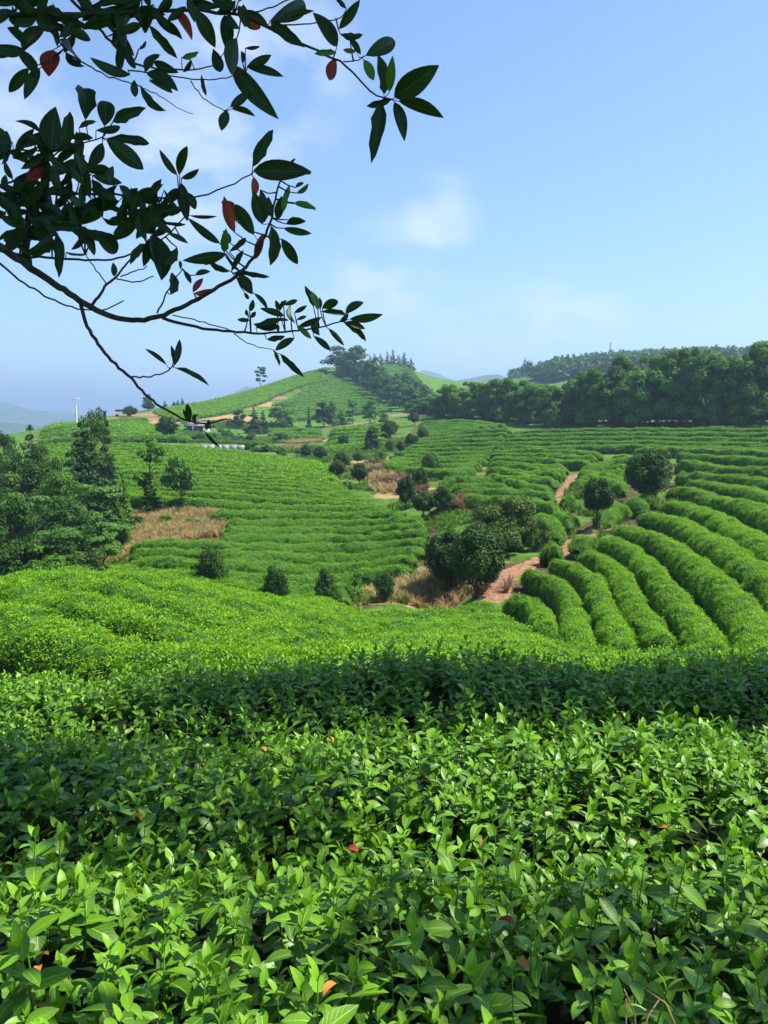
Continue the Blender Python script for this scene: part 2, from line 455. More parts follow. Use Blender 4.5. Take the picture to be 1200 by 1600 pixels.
def scatter(name, group, pts, nrm, size, tint, parent=None, seed=0):
    ng, k = group
    r = np.random.default_rng(seed + len(pts))
    n = len(pts)
    me = bpy.data.meshes.new(name)
    me.vertices.add(n); me.vertices.foreach_set('co', np.asarray(pts, np.float32).ravel())
    e = euler_from(np.asarray(nrm, float), r.uniform(0, 2 * np.pi, n))
    size = np.asarray(size, float)
    if size.ndim == 1: size = np.repeat(size[:, None], 3, 1)
    for nm, typ, fld, v in (('rot', 'FLOAT_VECTOR', 'vector', e), ('size', 'FLOAT_VECTOR', 'vector', size), ('tint', 'FLOAT', 'value', np.asarray(tint, float))):
        a = me.attributes.new(nm, typ, 'POINT'); a.data.foreach_set(fld, v.astype(np.float32).ravel())
    a = me.attributes.new('vid', 'INT', 'POINT'); a.data.foreach_set('value', r.integers(0, k, n).astype(np.int32))
    o = obj(name, me, parent)
    md = o.modifiers.new('foliage', 'NODES'); md.node_group = ng
    o['kind'] = 'stuff'
    return o

# ---- leaf blades
def blade(L, W, fold=0.25, curl=0.35, ns=5, tipw=0.78, jag=0.0, r=None):
    """a folded, drooping leaf along +Y, base at the origin; returns verts, quads, uvw"""
    t = np.linspace(0, 1, ns + 1)
    w = W * 0.5 * np.sin(np.pi * np.clip(t, 0, 1) ** tipw) ** 0.78
    w[0] = W * 0.04; w[-1] = W * 0.02
    ang = curl * t
    y = np.concatenate([[0], np.cumsum(np.cos(curl * (t[:-1] + t[1:]) / 2) * L / ns)])
    z = -np.concatenate([[0], np.cumsum(np.sin(curl * (t[:-1] + t[1:]) / 2) * L / ns)])
    V = []; U = []
    for i in range(ns + 1):
        wl = wr = w[i]
        if jag and r is not None and 0 < i < ns: wl *= 1 - jag * r.random(); wr *= 1 - jag * r.random()
        up = fold * w[i]
        V += [(-wl, y[i] + up * math.sin(ang[i]), z[i] + up), (0, y[i], z[i]), (wr, y[i] + up * math.sin(ang[i]), z[i] + up)]
        U += [(-1, t[i], 0), (0, t[i], 0), (1, t[i], 0)]
    F = []
    for i in range(ns):
        a = i * 3
        F += [(a, a + 1, a + 4, a + 3), (a + 1, a + 2, a + 5, a + 4)]
    return np.array(V), np.array(F), np.array(U, float)
def rotm(az, el, roll=0.0):
    """turn a blade along +Y to azimuth az and elevation el"""
    return np.array((Matrix.Rotation(az, 3, 'Z') @ Matrix.Rotation(el, 3, 'X') @ Matrix.Rotation(roll, 3, 'Y')))

def shoot_leaves(r, h, n, Lmax):
    """leaf records of one tea shoot: (position, matrix, length, age)"""
    out = []
    lean = (r.normal(0, 0.12), r.normal(0, 0.12))
    az = r.uniform(0, 6.28)
    for i in range(n):
        f = (i + 0.4) / n
        z = h * (0.18 + 0.80 * f)
        p = np.array([lean[0] * z * f, lean[1] * z * f, z])
        L = Lmax * (1.0 - 0.52 * f ** 1.6) * r.uniform(0.8, 1.12)
        el = R(-12 + 52 * f ** 1.4 + r.normal(0, 17))
        az += 2.4 + r.normal(0, 0.4)
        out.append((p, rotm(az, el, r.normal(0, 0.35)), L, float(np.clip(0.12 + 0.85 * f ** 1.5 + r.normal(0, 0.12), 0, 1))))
    tip = np.array([lean[0] * h, lean[1] * h, h])
    for k in range(2):
        out.append((tip, rotm(az + 3.1 * k + 1.2, R(r.uniform(58, 80)), 0), Lmax * r.uniform(0.36, 0.55), 1.0))
    return out, lean
def stem_tube(lean, h, r0=0.0019):
    t = np.linspace(0, 1, 5)
    pts = np.stack([lean[0] * h * t * t, lean[1] * h * t * t, h * t], -1)
    mb = MB(); mb.tube(pts, r0 * (1 - 0.5 * t), 4)
    return np.concatenate(mb.v), np.concatenate(mb.f)
def make_shoot(name, seed, h, n, Lmax, mat, ns=4):
    r = np.random.default_rng(seed)
    recs, lean = shoot_leaves(r, h, n, Lmax)
    V = []; F = []; A = []; U = []; k = 0
    for p, mt, L, age in recs:
        v, f, u = blade(L, L * r.uniform(0.40, 0.50), 0.26, r.uniform(0.2, 0.8), ns)
        V.append(v @ mt.T + p); F.append(f + k); A.append(np.full(len(v), age)); U.append(u); k += len(v)
    v, f = stem_tube(lean, h)
    V.append(v); F.append(f + k); A.append(np.full(len(v), 0.55)); U.append(np.tile([[1.0, 0.03, 0]], (len(v), 1)))
    me = mesh_np(name, np.concatenate(V), np.concatenate(F), mat, True, {'age': np.concatenate(A), 'uvw': np.concatenate(U)})
    return bpy.data.objects.new(name, me)
SHOOTS = scatter_group('tea_shoots', [make_shoot('tea_shoot_%d' % i, 40 + i, 0.10 + 0.018 * (i % 4), 6 + i % 2, 0.070 + 0.005 * (i % 3), M['tea_near'], 5) for i in range(9)])

def make_spray(name, seed, n, rad, leaf, mat, up=0.6, lift=0.09):
    """a cushion of small two-faced leaves"""
    r = np.random.default_rng(seed)
    V = []; F = []; A = []; k = 0
    for i in range(n):
        a = r.uniform(0, 6.28); q = rad * math.sqrt(r.random())
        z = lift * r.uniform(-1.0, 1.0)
        L = leaf * r.uniform(0.7, 1.2)
        mt = rotm(r.uniform(0, 6.28), R(r.uniform(0, 65)), r.normal(0, 0.4))
        w = L * 0.21
        v = np.array([(0, 0, 0), (w, L * 0.45, 0.2 * w), (0, L, -0.12 * L), (-w, L * 0.45, 0.2 * w)])
        V.append(v @ mt.T + np.array([q * math.cos(a), q * math.sin(a), z])); F.append(np.array([[0, 1, 2], [0, 2, 3]]) + k); k += 4
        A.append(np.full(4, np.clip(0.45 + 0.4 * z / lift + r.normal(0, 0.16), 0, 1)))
    me = mesh_np(name, np.concatenate(V), np.concatenate(F), mat, False, {'age': np.concatenate(A)})
    return bpy.data.objects.new(name, me)
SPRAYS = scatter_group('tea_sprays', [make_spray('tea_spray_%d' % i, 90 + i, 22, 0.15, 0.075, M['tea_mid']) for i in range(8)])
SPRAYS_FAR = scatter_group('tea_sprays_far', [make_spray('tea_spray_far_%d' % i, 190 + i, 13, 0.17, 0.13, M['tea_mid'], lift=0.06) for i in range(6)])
def make_tuft(name, seed, n, h, mat, spread=0.5):
    r = np.random.default_rng(seed); V = []; F = []; A = []; k = 0
    for i in range(n):
        a = r.uniform(0, 6.28); L = h * r.uniform(0.5, 1.1); sp = spread * r.uniform(0.1, 1.0)
        d = np.array([math.cos(a), math.sin(a), 0]); s = np.array([-d[1], d[0], 0]) * 0.012 * (h / 0.5)
        b0 = d * 0.05 * r.random()
        p1 = b0 + d * L * sp * 0.35 + np.array([0, 0, L * 0.6]); p2 = b0 + d * L * sp + np.array([0, 0, L * (1 - 0.35 * sp)])
        V.append(np.array([b0 - s, b0 + s, p1 + s, p1 - s, p2])); F.append(np.array([[0, 1, 2], [0, 2, 3], [3, 2, 4]]) + k); k += 5
        A.append(np.full(5, r.random()))
    me = mesh_np(name, np.concatenate(V), np.concatenate(F), mat, False, {'tint': np.concatenate(A)})
    return bpy.data.objects.new(name, me)
DRY = scatter_group('dry_tufts', [make_tuft('dry_tuft_%d' % i, 300 + i, 26, 0.42, M['dry'], 0.9) for i in range(5)])
GRS = scatter_group('grass_tufts', [make_tuft('grass_tuft_%d' % i, 330 + i, 26, 0.32, M['grass'], 0.9) for i in range(5)])
BRU = scatter_group('brush_tufts', [make_tuft('brush_tuft_%d' % i, 360 + i, 30, 0.6, M['brush'], 1.0) for i in range(5)])

# ------------------------------------------------------------------ tea rows
def resample(pts, n):
    pts = np.asarray(pts, float)
    s = np.concatenate([[0], np.cumsum(np.linalg.norm(np.diff(pts, axis=0), axis=1))])
    t = np.linspace(0, s[-1], n)
    return np.stack([np.interp(t, s, pts[:, i]) for i in range(pts.shape[1])], -1)
def smooth(pts, it=3):
    p = pts.copy()
    for _ in range(it):
        q = p.copy(); q[1:-1] = 0.25 * p[:-2] + 0.5 * p[1:-1] + 0.25 * p[2:]; p = q
    return p
def poly_dist(x, y, line):
    """distance of many points to a polyline (plan)"""
    best = np.full(len(x), 1e9)
    for a, b in zip(line[:-1], line[1:]):
        d = b - a; L2 = (d * d).sum() + 1e-9
        t = np.clip(((x - a[0]) * d[0] + (y - a[1]) * d[1]) / L2, 0, 1)
        best = np.minimum(best, np.hypot(x - a[0] - t * d[0], y - a[1] - t * d[1]))
    return best
def pix_line(pix, ymin=0.8): return np.array([cast(a, b, 0, ymin)[:2] for a, b in pix])
PATHS = [(pix_line([(770,935),(785,905),(810,890),(850,876),(885,860),(910,842),(940,826),(965,806),(985,792)], 10), 0.36),
         (pix_line([(873,790),(878,772),(890,758),(898,742)], 20), 0.36),
         (pix_line([(738,735),(750,722),(758,712)], 30), 0.7)]
def clear_path(plan, gap=0.6):
    """shorten a row so that the earth paths stay open"""
    p = resample(plan, 60)
    bad = np.zeros(60, bool)
    for line, w in PATHS: bad |= poly_dist(p[:, 0], p[:, 1], line) < gap
    best = (0, 0); st = None
    for k in range(61):
        if k < 60 and not bad[k]:
            if st is None: st = k
        elif st is not None:
            if k - st > best[1] - best[0]: best = (st, k)
            st = None
    return p[best[0]:best[1]] if best[1] - best[0] > 6 else p
ROWS = []     # plan curves of all rows, for the soil under them
def trace(pix, h=0.7, ymin=0.8):
    """plan curve of a row whose top line runs through these photograph pixels"""
    p = resample(np.array(pix, float), 26)
    w = np.array([cast(a, b, h, ymin)[:2] for a, b in p])
    return smooth(w, 2)
def family(g0, g1, k, h, ymin, ends=(True, True)):
    """rows from guide g0 to guide g1 with k rows in between"""
    a = resample(trace(g0, h, ymin), 40); b = resample(trace(g1, h, ymin), 40)
    ks = range(0 if ends[0] else 1, k + 2 if ends[1] else k + 1)
    return [a + (b - a) * (i / (k + 1)) for i in ks]

def tea_hedge(plan, width, h, label, group, spray=None, dens=40, ssize=1.0, step=0.35, seed=0, rough=0.05, tip=0.5, flat=1.0, body='tea_body', tint0=0.5):
    r = np.random.default_rng(1000 + seed)
    L = np.linalg.norm(np.diff(plan, axis=0), axis=1).sum()
    n = max(8, int(L / step))
    c = smooth(resample(plan, n), 2)
    ROWS.append((c, width))
    s = np.linspace(0, L, n)
    t = np.gradient(c, axis=0); t /= np.linalg.norm(t, axis=1)[:, None] + 1e-9
    nx = np.stack([t[:, 1], -t[:, 0]], -1)
    # wandering width and height, rounded ends
    wob = 1 + 0.07 * np.sin(s * 1.3 + r.uniform(0, 6)) + 0.05 * np.sin(s * 3.1 + r.uniform(0, 6))
    hob = 1 + 0.05 * np.sin(s * 0.9 + r.uniform(0, 6)) + 0.04 * np.sin(s * 2.7 + r.uniform(0, 6))
    e = np.clip(np.minimum(s, L - s) / tip, 0, 1)
    er = np.sqrt(np.clip(1 - (1 - e) ** 2, 0.02, 1))
    hw = width / 2 * wob * (0.25 + 0.75 * er); hh = h * hob * (0.35 + 0.65 * er)
    prof = np.array([(-0.86, -0.12), (-1.0, 0.30), (-0.97, 0.62), (-0.80, 0.86), (-0.45, 0.975), (0, 1.0), (0.45, 0.975), (0.80, 0.86), (0.97, 0.62), (1.0, 0.30), (0.86, -0.12)])
    m = len(prof)
    off = hw[:, None] * prof[None, :, 0]
    xy = c[:, None] + nx[:, None] * off[..., None]
    g = height(xy[..., 0].ravel(), xy[..., 1].ravel()).reshape(n, m)
    gc = height(c[:, 0], c[:, 1])[:, None]
    gz = gc * 0.5 + g * 0.5
    z = np.where(prof[None, :, 1] < 0, g - 0.12, gz + hh[:, None] * prof[None, :, 1])
    V = np.concatenate([xy, z[..., None]], -1)
    jit = r.normal(0, rough, (n, m, 3)); jit[:, 0] = 0; jit[:, -1] = 0
    V = V + jit
    base = np.array([c[n // 2, 0], c[n // 2, 1], gc[n // 2, 0]])
    i = np.arange(n - 1)[:, None] * m; j = np.arange(m - 1)[None]
    F = np.stack([i + j, i + j + 1, i + m + j + 1, i + m + j], -1).reshape(-1, 4)
    caps = [np.array([list(range(m))]), np.array([list(range((n - 1) * m, n * m))[::-1]])]
    me = mesh_np('tea_hedge', V.reshape(-1, 3) - base, [F] + caps, M[body], True)
    o = obj('tea_hedge', me); o.location = base
    tag(o, label, 'tea hedge', group)
    if spray is not None:
        arc = np.concatenate([[0], np.cumsum(np.linalg.norm(np.diff(prof[1:-1] * [width / 2, h], axis=0), axis=1))])
        N = int(dens * L * arc[-1])
        fi = r.uniform(0, n - 1.001, N); i0 = fi.astype(int); ff = fi - i0
        u = r.uniform(0, arc[-1], N); k0 = np.clip(np.searchsorted(arc, u) - 1, 0, m - 4); kf = (u - arc[k0]) / (arc[k0 + 1] - arc[k0]); k0 = k0 + 1
        def bil(A): 
            return ((A[i0, k0] * (1 - ff)[:, None] + A[i0 + 1, k0] * ff[:, None]) * (1 - kf)[:, None] + (A[i0, k0 + 1] * (1 - ff)[:, None] + A[i0 + 1, k0 + 1] * ff[:, None]) * kf[:, None])
        p = bil(V)
        du = V[i0, k0 + 1] - V[i0, k0]; dv = V[i0 + 1, k0] - V[i0, k0]
        nr = np.cross(dv, du); nr *= np.sign((nr * (np.concatenate([c[i0], gc[i0]], -1) - p)).sum(1))[:, None] * -1
        nr /= np.linalg.norm(nr, axis=1)[:, None] + 1e-9
        nr = nr * 0.8 + np.array([0, 0, 0.45]) + r.normal(0, 0.22, (N, 3))
        # patches of young and old growth
        ph = r.uniform(0, 6, 4)
        patch = 0.5 + 0.22 * np.sin(p[:, 0] * 1.7 + ph[0] + 1.5 * np.sin(p[:, 1] * 0.9)) + 0.18 * np.sin(p[:, 1] * 2.3 + ph[1])
        tint = np.clip(tint0 + 0.28 * (patch - 0.5) + r.normal(0, 0.13, N), 0, 1)
        p = p + nr * (r.uniform(-0.5, 0.35, N) * 0.07 * ssize)[:, None]
        scatter('foliage', spray, p - base, nr, ssize * r.uniform(0.75, 1.25, N), tint, o, seed)
    return o

# --- the bank below the camera
HB = 'tea hedges on the bank in the foreground'
rowA = np.array([(-7.5, 3.6), (-4.5, 2.2), (-2.4, 1.45), (0, 1.28), (2.5, 1.3), (5.5, 1.25), (9, 0.8)])
rowB = np.array([(-9.5, 7.0), (-6.5, 4.9), (-4.2, 3.5), (-2.2, 2.75), (0, 2.62), (2.2, 2.72), (5, 2.75), (9.5, 2.4)])
rowC = np.array([(-10.5, 10.5), (-7.5, 7.6), (-5, 5.7), (-3, 4.85), (-1, 4.72), (1, 4.85), (3.5, 4.85), (6, 4.7), (10, 4.3)])
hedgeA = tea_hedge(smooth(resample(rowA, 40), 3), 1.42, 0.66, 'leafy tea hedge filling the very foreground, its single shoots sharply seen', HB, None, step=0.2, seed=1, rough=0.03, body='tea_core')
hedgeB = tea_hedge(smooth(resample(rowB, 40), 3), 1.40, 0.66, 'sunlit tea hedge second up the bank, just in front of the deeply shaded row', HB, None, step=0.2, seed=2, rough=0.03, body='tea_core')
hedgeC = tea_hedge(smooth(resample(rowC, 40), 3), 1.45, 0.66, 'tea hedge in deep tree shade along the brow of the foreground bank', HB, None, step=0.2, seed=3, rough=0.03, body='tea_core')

def shoots_on(o, dens, smin, smax, seed, tint0=0.5, keep=None):
    """tea shoots all over a hedge"""
    r = np.random.default_rng(seed)
    me = o.data; base = np.array(o.location)
    nv = len(me.vertices); co = np.empty(nv * 3); me.vertices.foreach_get('co', co); co = co.reshape(-1, 3)
    m = 11; n = nv // m; V = co.reshape(n, m, 3)
    P_ = []; N_ = []
    for k in range(1, 9):
        A = V[:-1, k]; B = V[:-1, k + 1]; C = V[1:, k]; D = V[1:, k + 1]
        ar = np.linalg.norm(np.cross(B - A, C - A), axis=1)
        cnt = r.poisson(ar * dens * (1.0 if 3 <= k <= 6 else 1.25))
        idx = np.repeat(np.arange(n - 1), cnt); a = r.random(len(idx))[:, None]; b = r.random(len(idx))[:, None]
        p = (A[idx] * (1 - a) + B[idx] * a) * (1 - b) + (C[idx] * (1 - a) + D[idx] * a) * b
        nr = np.cross(C[idx] - A[idx], B[idx] - A[idx]); nr /= np.linalg.norm(nr, axis=1)[:, None] + 1e-9
        nr *= np.sign(nr[:, 2:3] + 0.001)
        P_.append(p); N_.append(nr)
    p = np.concatenate(P_); nr = np.concatenate(N_)
    w = p + base
    vis = (np.abs(w[:, 0]) < 0.62 * np.maximum(w[:, 1], 0.4) + 1.7)
    p, nr = p[vis], nr[vis]
    nr = nr * 0.5 + np.array([0, 0, 0.75]) + r.normal(0, 0.16, p.shape)
    N = len(p)
    tint = np.clip(tint0 + r.normal(0, 0.27, N), 0, 1)
    p = p - np.array([0, 0, 1]) * r.uniform(-0.07, 0.09, N)[:, None]
    return p, nr, r.uniform(smin, smax, N), tint
for o, dens, seed, s0, s1 in ((hedgeA, 340, 11, 0.7, 1.3), (hedgeB, 330, 12, 0.7, 1.35), (hedgeC, 300, 13, 0.75, 1.4)):
    p, nr, sz, ti = shoots_on(o, dens, s0, s1, seed)
    scatter('foliage', SHOOTS, p, nr, sz, ti, o, seed)

# the largest single shoots of the nearest hedge: stem with its leaves
def single_shoots():
    r = np.random.default_rng(77)
    bl = []
    for i in range(6):
        v, f, u = blade(1.0, 0.42, 0.3, 0.15 + 0.12 * i, 6)
        bl.append((v, f, u))
    leaf_me = {}
    def get(i, ag):
        if (i, ag) not in leaf_me:
            v, f, u = bl[i]
            leaf_me[(i, ag)] = mesh_np('tea_leaf', v, f, M['tea_near'], True, {'age': np.full(len(v), 0.1 + 0.28 * ag), 'uvw': u})
        return leaf_me[(i, ag)]
    total = 0; spots = []
    while total < 290:
        py = r.uniform(1180, 1600); px = r.uniform(10, 1190)
        if any((px - a) ** 2 + (py - b) ** 2 < 62 ** 2 for a, b in spots): 
            if r.random() < 0.97: continue
        spots.append((px, py))
        w = cast(px, py, 0.70)
        parent = hedgeA if w[1] < 2.0 else hedgeB
        base = np.array(parent.location)
        recs, lean = shoot_leaves(r, r.uniform(0.16, 0.27), int(r.integers(4, 7)), r.uniform(0.07, 0.09))
        h = recs[-1][0][2]
        v, f = stem_tube(lean, h, 0.0022)
        st = obj('shoot', mesh_np('tea_stem', v, f, M['stem'], True), parent)
        st.location = Vector(w + np.array([0, 0, 0.60])) - parent.location
        for p, mt, L, age in recs:
            lf = obj('leaf', get(int(r.integers(0, 6)), int(round(age * 3))), st)
            mw = Matrix.LocRotScale(Vector(p), Matrix(mt.tolist()).to_quaternion(), Vector((L, L, L)))
            lf.matrix_local = mw
            total += 1
            if total >= 298: return
single_shoots()

# --- the curved field beyond the brow
NF = 'tea rows curving round the field below the bank'
rows = family([(235,896),(330,905),(440,932),(540,957),(650,963),(730,957),(785,951)], [(-120,930),(0,958),(110,992),(250,1022),(420,1045),(620,1050),(790,1038),(930,1030)], 6, 0.66, 6.2)
for i, c in enumerate(rows):
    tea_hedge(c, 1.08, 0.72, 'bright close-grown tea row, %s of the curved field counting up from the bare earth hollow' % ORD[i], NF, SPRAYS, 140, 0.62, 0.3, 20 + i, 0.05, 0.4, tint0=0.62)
tea_hedge(trace([(860,1046),(960,1034),(1060,1030),(1160,1028),(1300,1026)], 0.66, 6.2), 1.2, 0.7, 'tea row tucked under the lower ends of the terrace hedges', NF, SPRAYS, 100, 0.75, 0.3, 39, 0.05, 0.4, tint0=0.6)
tea_hedge(trace([(835,1004),(880,1010),(930,1016),(1000,1019)], 0.66, 6.2), 0.9, 0.66, 'short tea row filling the corner below the shortest terrace hedge', NF, SPRAYS, 120, 0.65, 0.3, 38, 0.05, 0.4, tint0=0.6)
rows = family([(-260,905),(-120,890),(0,893),(110,890),(200,893)], [(-300,1000),(-200,960),(-100,945),(-40,950)], 2, 0.66, 6.2, (True, False))
for i, c in enumerate(rows):
    tea_hedge(c, 1.35, 0.7, '%s bright tea row back from the crest before the dense wood' % ORD[i], NF, SPRAYS, 100, 0.75, 0.35, 30 + i, 0.05, 0.4, tint0=0.6)

# --- hedges of the right hand terraces, traced one by one
def q(*pts): return [(750 + x / 2.667, 680 + y / 2.667) for x, y in pts]
RT = 'rounded tea hedges curving over the terraces'
NEAR = [
 (q((100,655),(190,668),(250,715),(275,790)), 0.52, 'shortest rounded tea hedge, at the foot of the terrace beside the earth path'),
 (q((180,545),(280,585),(360,635),(395,720),(405,800),(425,860)), 0.52, 'kinked rounded tea hedge second from the foot of the terrace'),
 (q((300,505),(400,540),(480,590),(510,670),(560,770),(600,870)), 0.52, 'kinked rounded tea hedge third from the foot of the terrace'),
 (q((430,475),(520,505),(585,560),(625,650),(690,740),(770,850)), 0.56, 'bending rounded tea hedge fourth from the foot of the terrace'),
 (q((515,425),(620,455),(700,520),(775,620),(855,705),(935,800),(965,880)), 0.62, 'long bending tea hedge fifth from the foot, below the small lollipop tree'),
 (q((585,368),(700,405),(800,440),(900,520),(1000,600),(1095,690),(1150,780),(1175,880)), 0.72, 'long broad tea hedge sixth from the foot of the terrace'),
 (q((680,318),(800,338),(900,385),(1000,440),(1100,505),(1200,570),(1290,650),(1340,740)), 0.82, 'long broad tea hedge starting under the big round tree'),
 (q((770,275),(880,288),(1000,335),(1100,395),(1200,450),(1330,520)), 0.88, 'long tea hedge just up the slope behind the big round tree'),
]
for i, (pix, w, lab) in enumerate(NEAR):
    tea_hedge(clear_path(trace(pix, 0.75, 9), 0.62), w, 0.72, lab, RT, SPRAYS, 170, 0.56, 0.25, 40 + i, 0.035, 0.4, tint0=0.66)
UPR = 'tea hedges stepping up the right slope towards the tree line'
ul = 'tea hedge stepping up the right slope between round tree and tree line'
MIDR = [q((795,228),(900,245),(1020,280),(1120,300),(1200,330),(1330,385)), q((850,203),(960,208),(1080,228),(1200,258),(1330,295)), q((825,165),(900,175),(1000,180),(1100,185),(1200,198),(1330,212)),
        q((815,118),(920,120),(1020,148),(1130,150),(1200,150),(1330,158)), q((825,85),(930,92),(1060,95),(1150,110),(1330,112)), q((640,62),(800,62),(1000,66),(1150,72),(1330,82)),
        q((560,95),(640,100),(720,105)), q((560,135),(610,140))]
for i, pix in enumerate(MIDR):
    tea_hedge(resample(trace(pix, 0.7, 12), 60), 0.92, 0.86, '%s tea hedge up the slope above the big round tree' % ORD[i], UPR, SPRAYS, 100, 0.64, 0.4, 60 + i, 0.05, 0.6, tint0=0.62)
ml = 'short tea hedge block beside the winding earth paths'
PATHB = 'short tea hedges between the earth paths'
MIDL = [q((420,152),(500,163),(590,190)), q((200,138),(300,148),(390,162)), q((150,163),(230,180),(310,195),(365,197)), q((110,190),(200,210),(280,225),(340,224)), q((100,228),(200,245),(310,252)),
        q((130,262),(230,290),(320,305)), q((345,268),(405,262)), q((385,205),(440,192),(520,200)), q((500,335),(560,302),(615,296)), q((600,238),(660,258),(745,250)), q((240,338),(300,372),(340,412),(395,440)),
        q((325,328),(400,358),(470,382)), q((180,462),(260,474),(335,462)), q((395,445),(470,418)), q((70,482),(160,496)), q((440,175),(520,185),(600,215)), q((560,265),(620,275),(680,290))]
for i, pix in enumerate(MIDL):
    tea_hedge(clear_path(trace(pix, 0.7, 12)), 0.85, 0.82, ml, PATHB, SPRAYS, 110, 0.62, 0.35, 80 + i, 0.05, 0.55, tint0=0.6)
# --- upper right slope to the foot of the tree line
fl = 'narrow tea row on the open slope just below the tree line'
FR = 'tea rows below the tree line'
sets = [([(800,676),(880,672),(980,671),(1100,671),(1300,672)], [(770,699),(850,700),(960,697),(1080,700),(1300,704)], 3, 1.5),
        ([(765,705),(820,703),(880,705),(940,710)], [(762,742),(800,748),(850,752),(892,745)], 4, 1.5),
        ([(905,735),(950,722),(1000,716),(1050,716)], [(900,752),(940,742),(985,738)], 0, 1.4)]
sd = 100
for g0, g1, k, w in sets:
    for c in family(g0, g1, k, 0.7, 14):
        tea_hedge(clear_path(c), w * 0.70, 0.8, 'narrow tea row, %s down from the foot of the tree line' % ORD[sd - 100], FR, SPRAYS_FAR, 52, 0.72, 0.6, sd, 0.06, 0.6); sd += 1
bl_ = 'terrace tea row bulging out above the string of valley trees'
for bi, c in enumerate(family([(645,684),(690,678),(745,673),(800,671)], [(603,722),(630,733),(690,737),(742,732)], 8, 0.7, 30)):
    tea_hedge(c, 1.05, 0.8, 'terrace tea row above the string of valley trees, %s down from its top' % ORD[bi], 'tea rows on the bulging terrace', SPRAYS_FAR, 46, 0.75, 0.7, sd, 0.06, 0.7); sd += 1
for c in family([(655,661),(700,657),(745,659),(790,666)], [(650,679),(690,673),(740,669)], 3, 0.7, 60):
    tea_hedge(c, 1.2, 0.8, 'far tea row meeting the edge of the tree line', 'tea rows under the far end of the tree line', SPRAYS_FAR, 34, 0.85, 0.9, sd, 0.06, 0.7); sd += 1
for c in family([(690,752),(735,748),(775,748)], [(722,775),(750,778),(790,778),(870,792)], 2, 0.7, 30):
    tea_hedge(c, 0.95, 0.8, 'tea row behind the olive shrub by the earth bank', 'tea rows behind the olive shrub', SPRAYS, 90, 0.65, 0.5, sd, 0.06, 0.7); sd += 1
for c in family([(520,670),(560,667),(620,663)], [(505,702),(560,694),(600,690)], 4, 0.6, 60):
    tea_hedge(c, 1.5, 0.7, 'small tea row among the farthest valley trees', 'tea rows in the upper valley', SPRAYS_FAR, 10, 1.8, 0.9, sd, 0.06, 0.7); sd += 1
for c in family([(418,672),(460,671),(500,672)], [(425,682),(470,682),(500,680)], 1, 0.6, 60):
    tea_hedge(c, 1.6, 0.7, 'small tea row on the shelf left of the valley trees', 'tea rows in the upper valley', SPRAYS_FAR, 10, 1.8, 0.9, sd, 0.06, 0.7); sd += 1
# --- the big middle field
MF = 'level tea rows across the middle field'
mfl = 'low straight tea row crossing the broad middle field'
msets = [([(60,698),(185,694),(300,700),(400,711),(500,724)], [(80,735),(190,738),(300,741),(420,747),(535,760)], 8, 1.9, (True, True)),
         ([(80,735),(190,738),(300,741),(420,747),(535,760)], [(200,775),(330,786),(450,793),(605,796)], 5, 1.75, (False, True)),
         ([(310,787),(450,793),(605,796)], [(355,815),(450,818),(560,816),(660,812)], 1, 1.6, (False, True)),
         ([(355,815),(450,818),(560,816),(660,812)], [(340,838),(450,842),(560,840),(668,832)], 1, 1.55, (False, True)),
         ([(210,851),(330,852),(450,856),(560,854),(668,844)], [(205,895),(330,903),(450,906),(560,900),(640,884)], 2, 1.5, (True, True)),
         ([(205,909),(330,917),(450,922),(560,914)], [(240,922),(330,930),(450,938),(540,928)], 0, 1.5, (True, True))]
mfn = -1
for g0, g1, k, w, en in msets:
    for c in family(g0, g1, k, 0.55, 22, en):
        d = c[:, 1].mean(); mfn += 1
        sp, dn, ss, st = (SPRAYS, 110, 0.55, 0.32) if d < 42 else (SPRAYS_FAR, 60, 0.62, 0.5) if d < 65 else (SPRAYS_FAR, 18, 1.3, 0.9)
        tea_hedge(c, w * 0.56, 0.66, 'low straight tea row, %s down from the upper edge of the middle field' % ORD[mfn], MF, sp, dn, ss, st, sd, 0.05, 0.5, tint0=0.6); sd += 1
# --- hillside rows
HL = 'tea rows on the hill behind'
for g0, g1, k, lab in [([(240,643),(330,628),(400,611),(470,586),(515,575)], [(270,655),(340,646),(400,630),(450,609),(495,594)], 5, 'thin tea row on the left shoulder of the distant hill'),
                       ([(505,590),(530,584),(552,590)], [(440,628),(500,622),(560,612),(590,616)], 7, 'thin tea row on the bright face of the distant hill'),
                       ([(440,628),(500,622),(560,612),(590,616)], [(450,655),(500,652),(560,645),(612,640)], 6, 'thin tea row on the lower foot of the distant hill'),
                       ([(582,574),(615,571),(645,579)], [(600,590),(635,588),(660,598)], 3, 'thin tea row below the conifers on the second hilltop'),
                       ([(70,667),(120,662),(180,658),(230,654)], [(60,690),(120,686),(180,682),(240,679)], 5, 'thin tea row on the low knoll by the white pole'),
                       ([(190,672),(230,668),(260,665)], [(190,686),(240,684),(300,686)], 2, 'thin tea row between the knoll and the shed')]:
    for hi_, c in enumerate(family(g0, g1, k, 0.6, 100, ('lower foot' not in lab, True))):
        tea_hedge(c, 1.25, 0.9, '%s, %s from its top' % (lab, ORD[hi_]), HL, SPRAYS_FAR, 6, 2.0, 2.0, sd, 0.1, 1.2, tint0=0.8); sd += 1

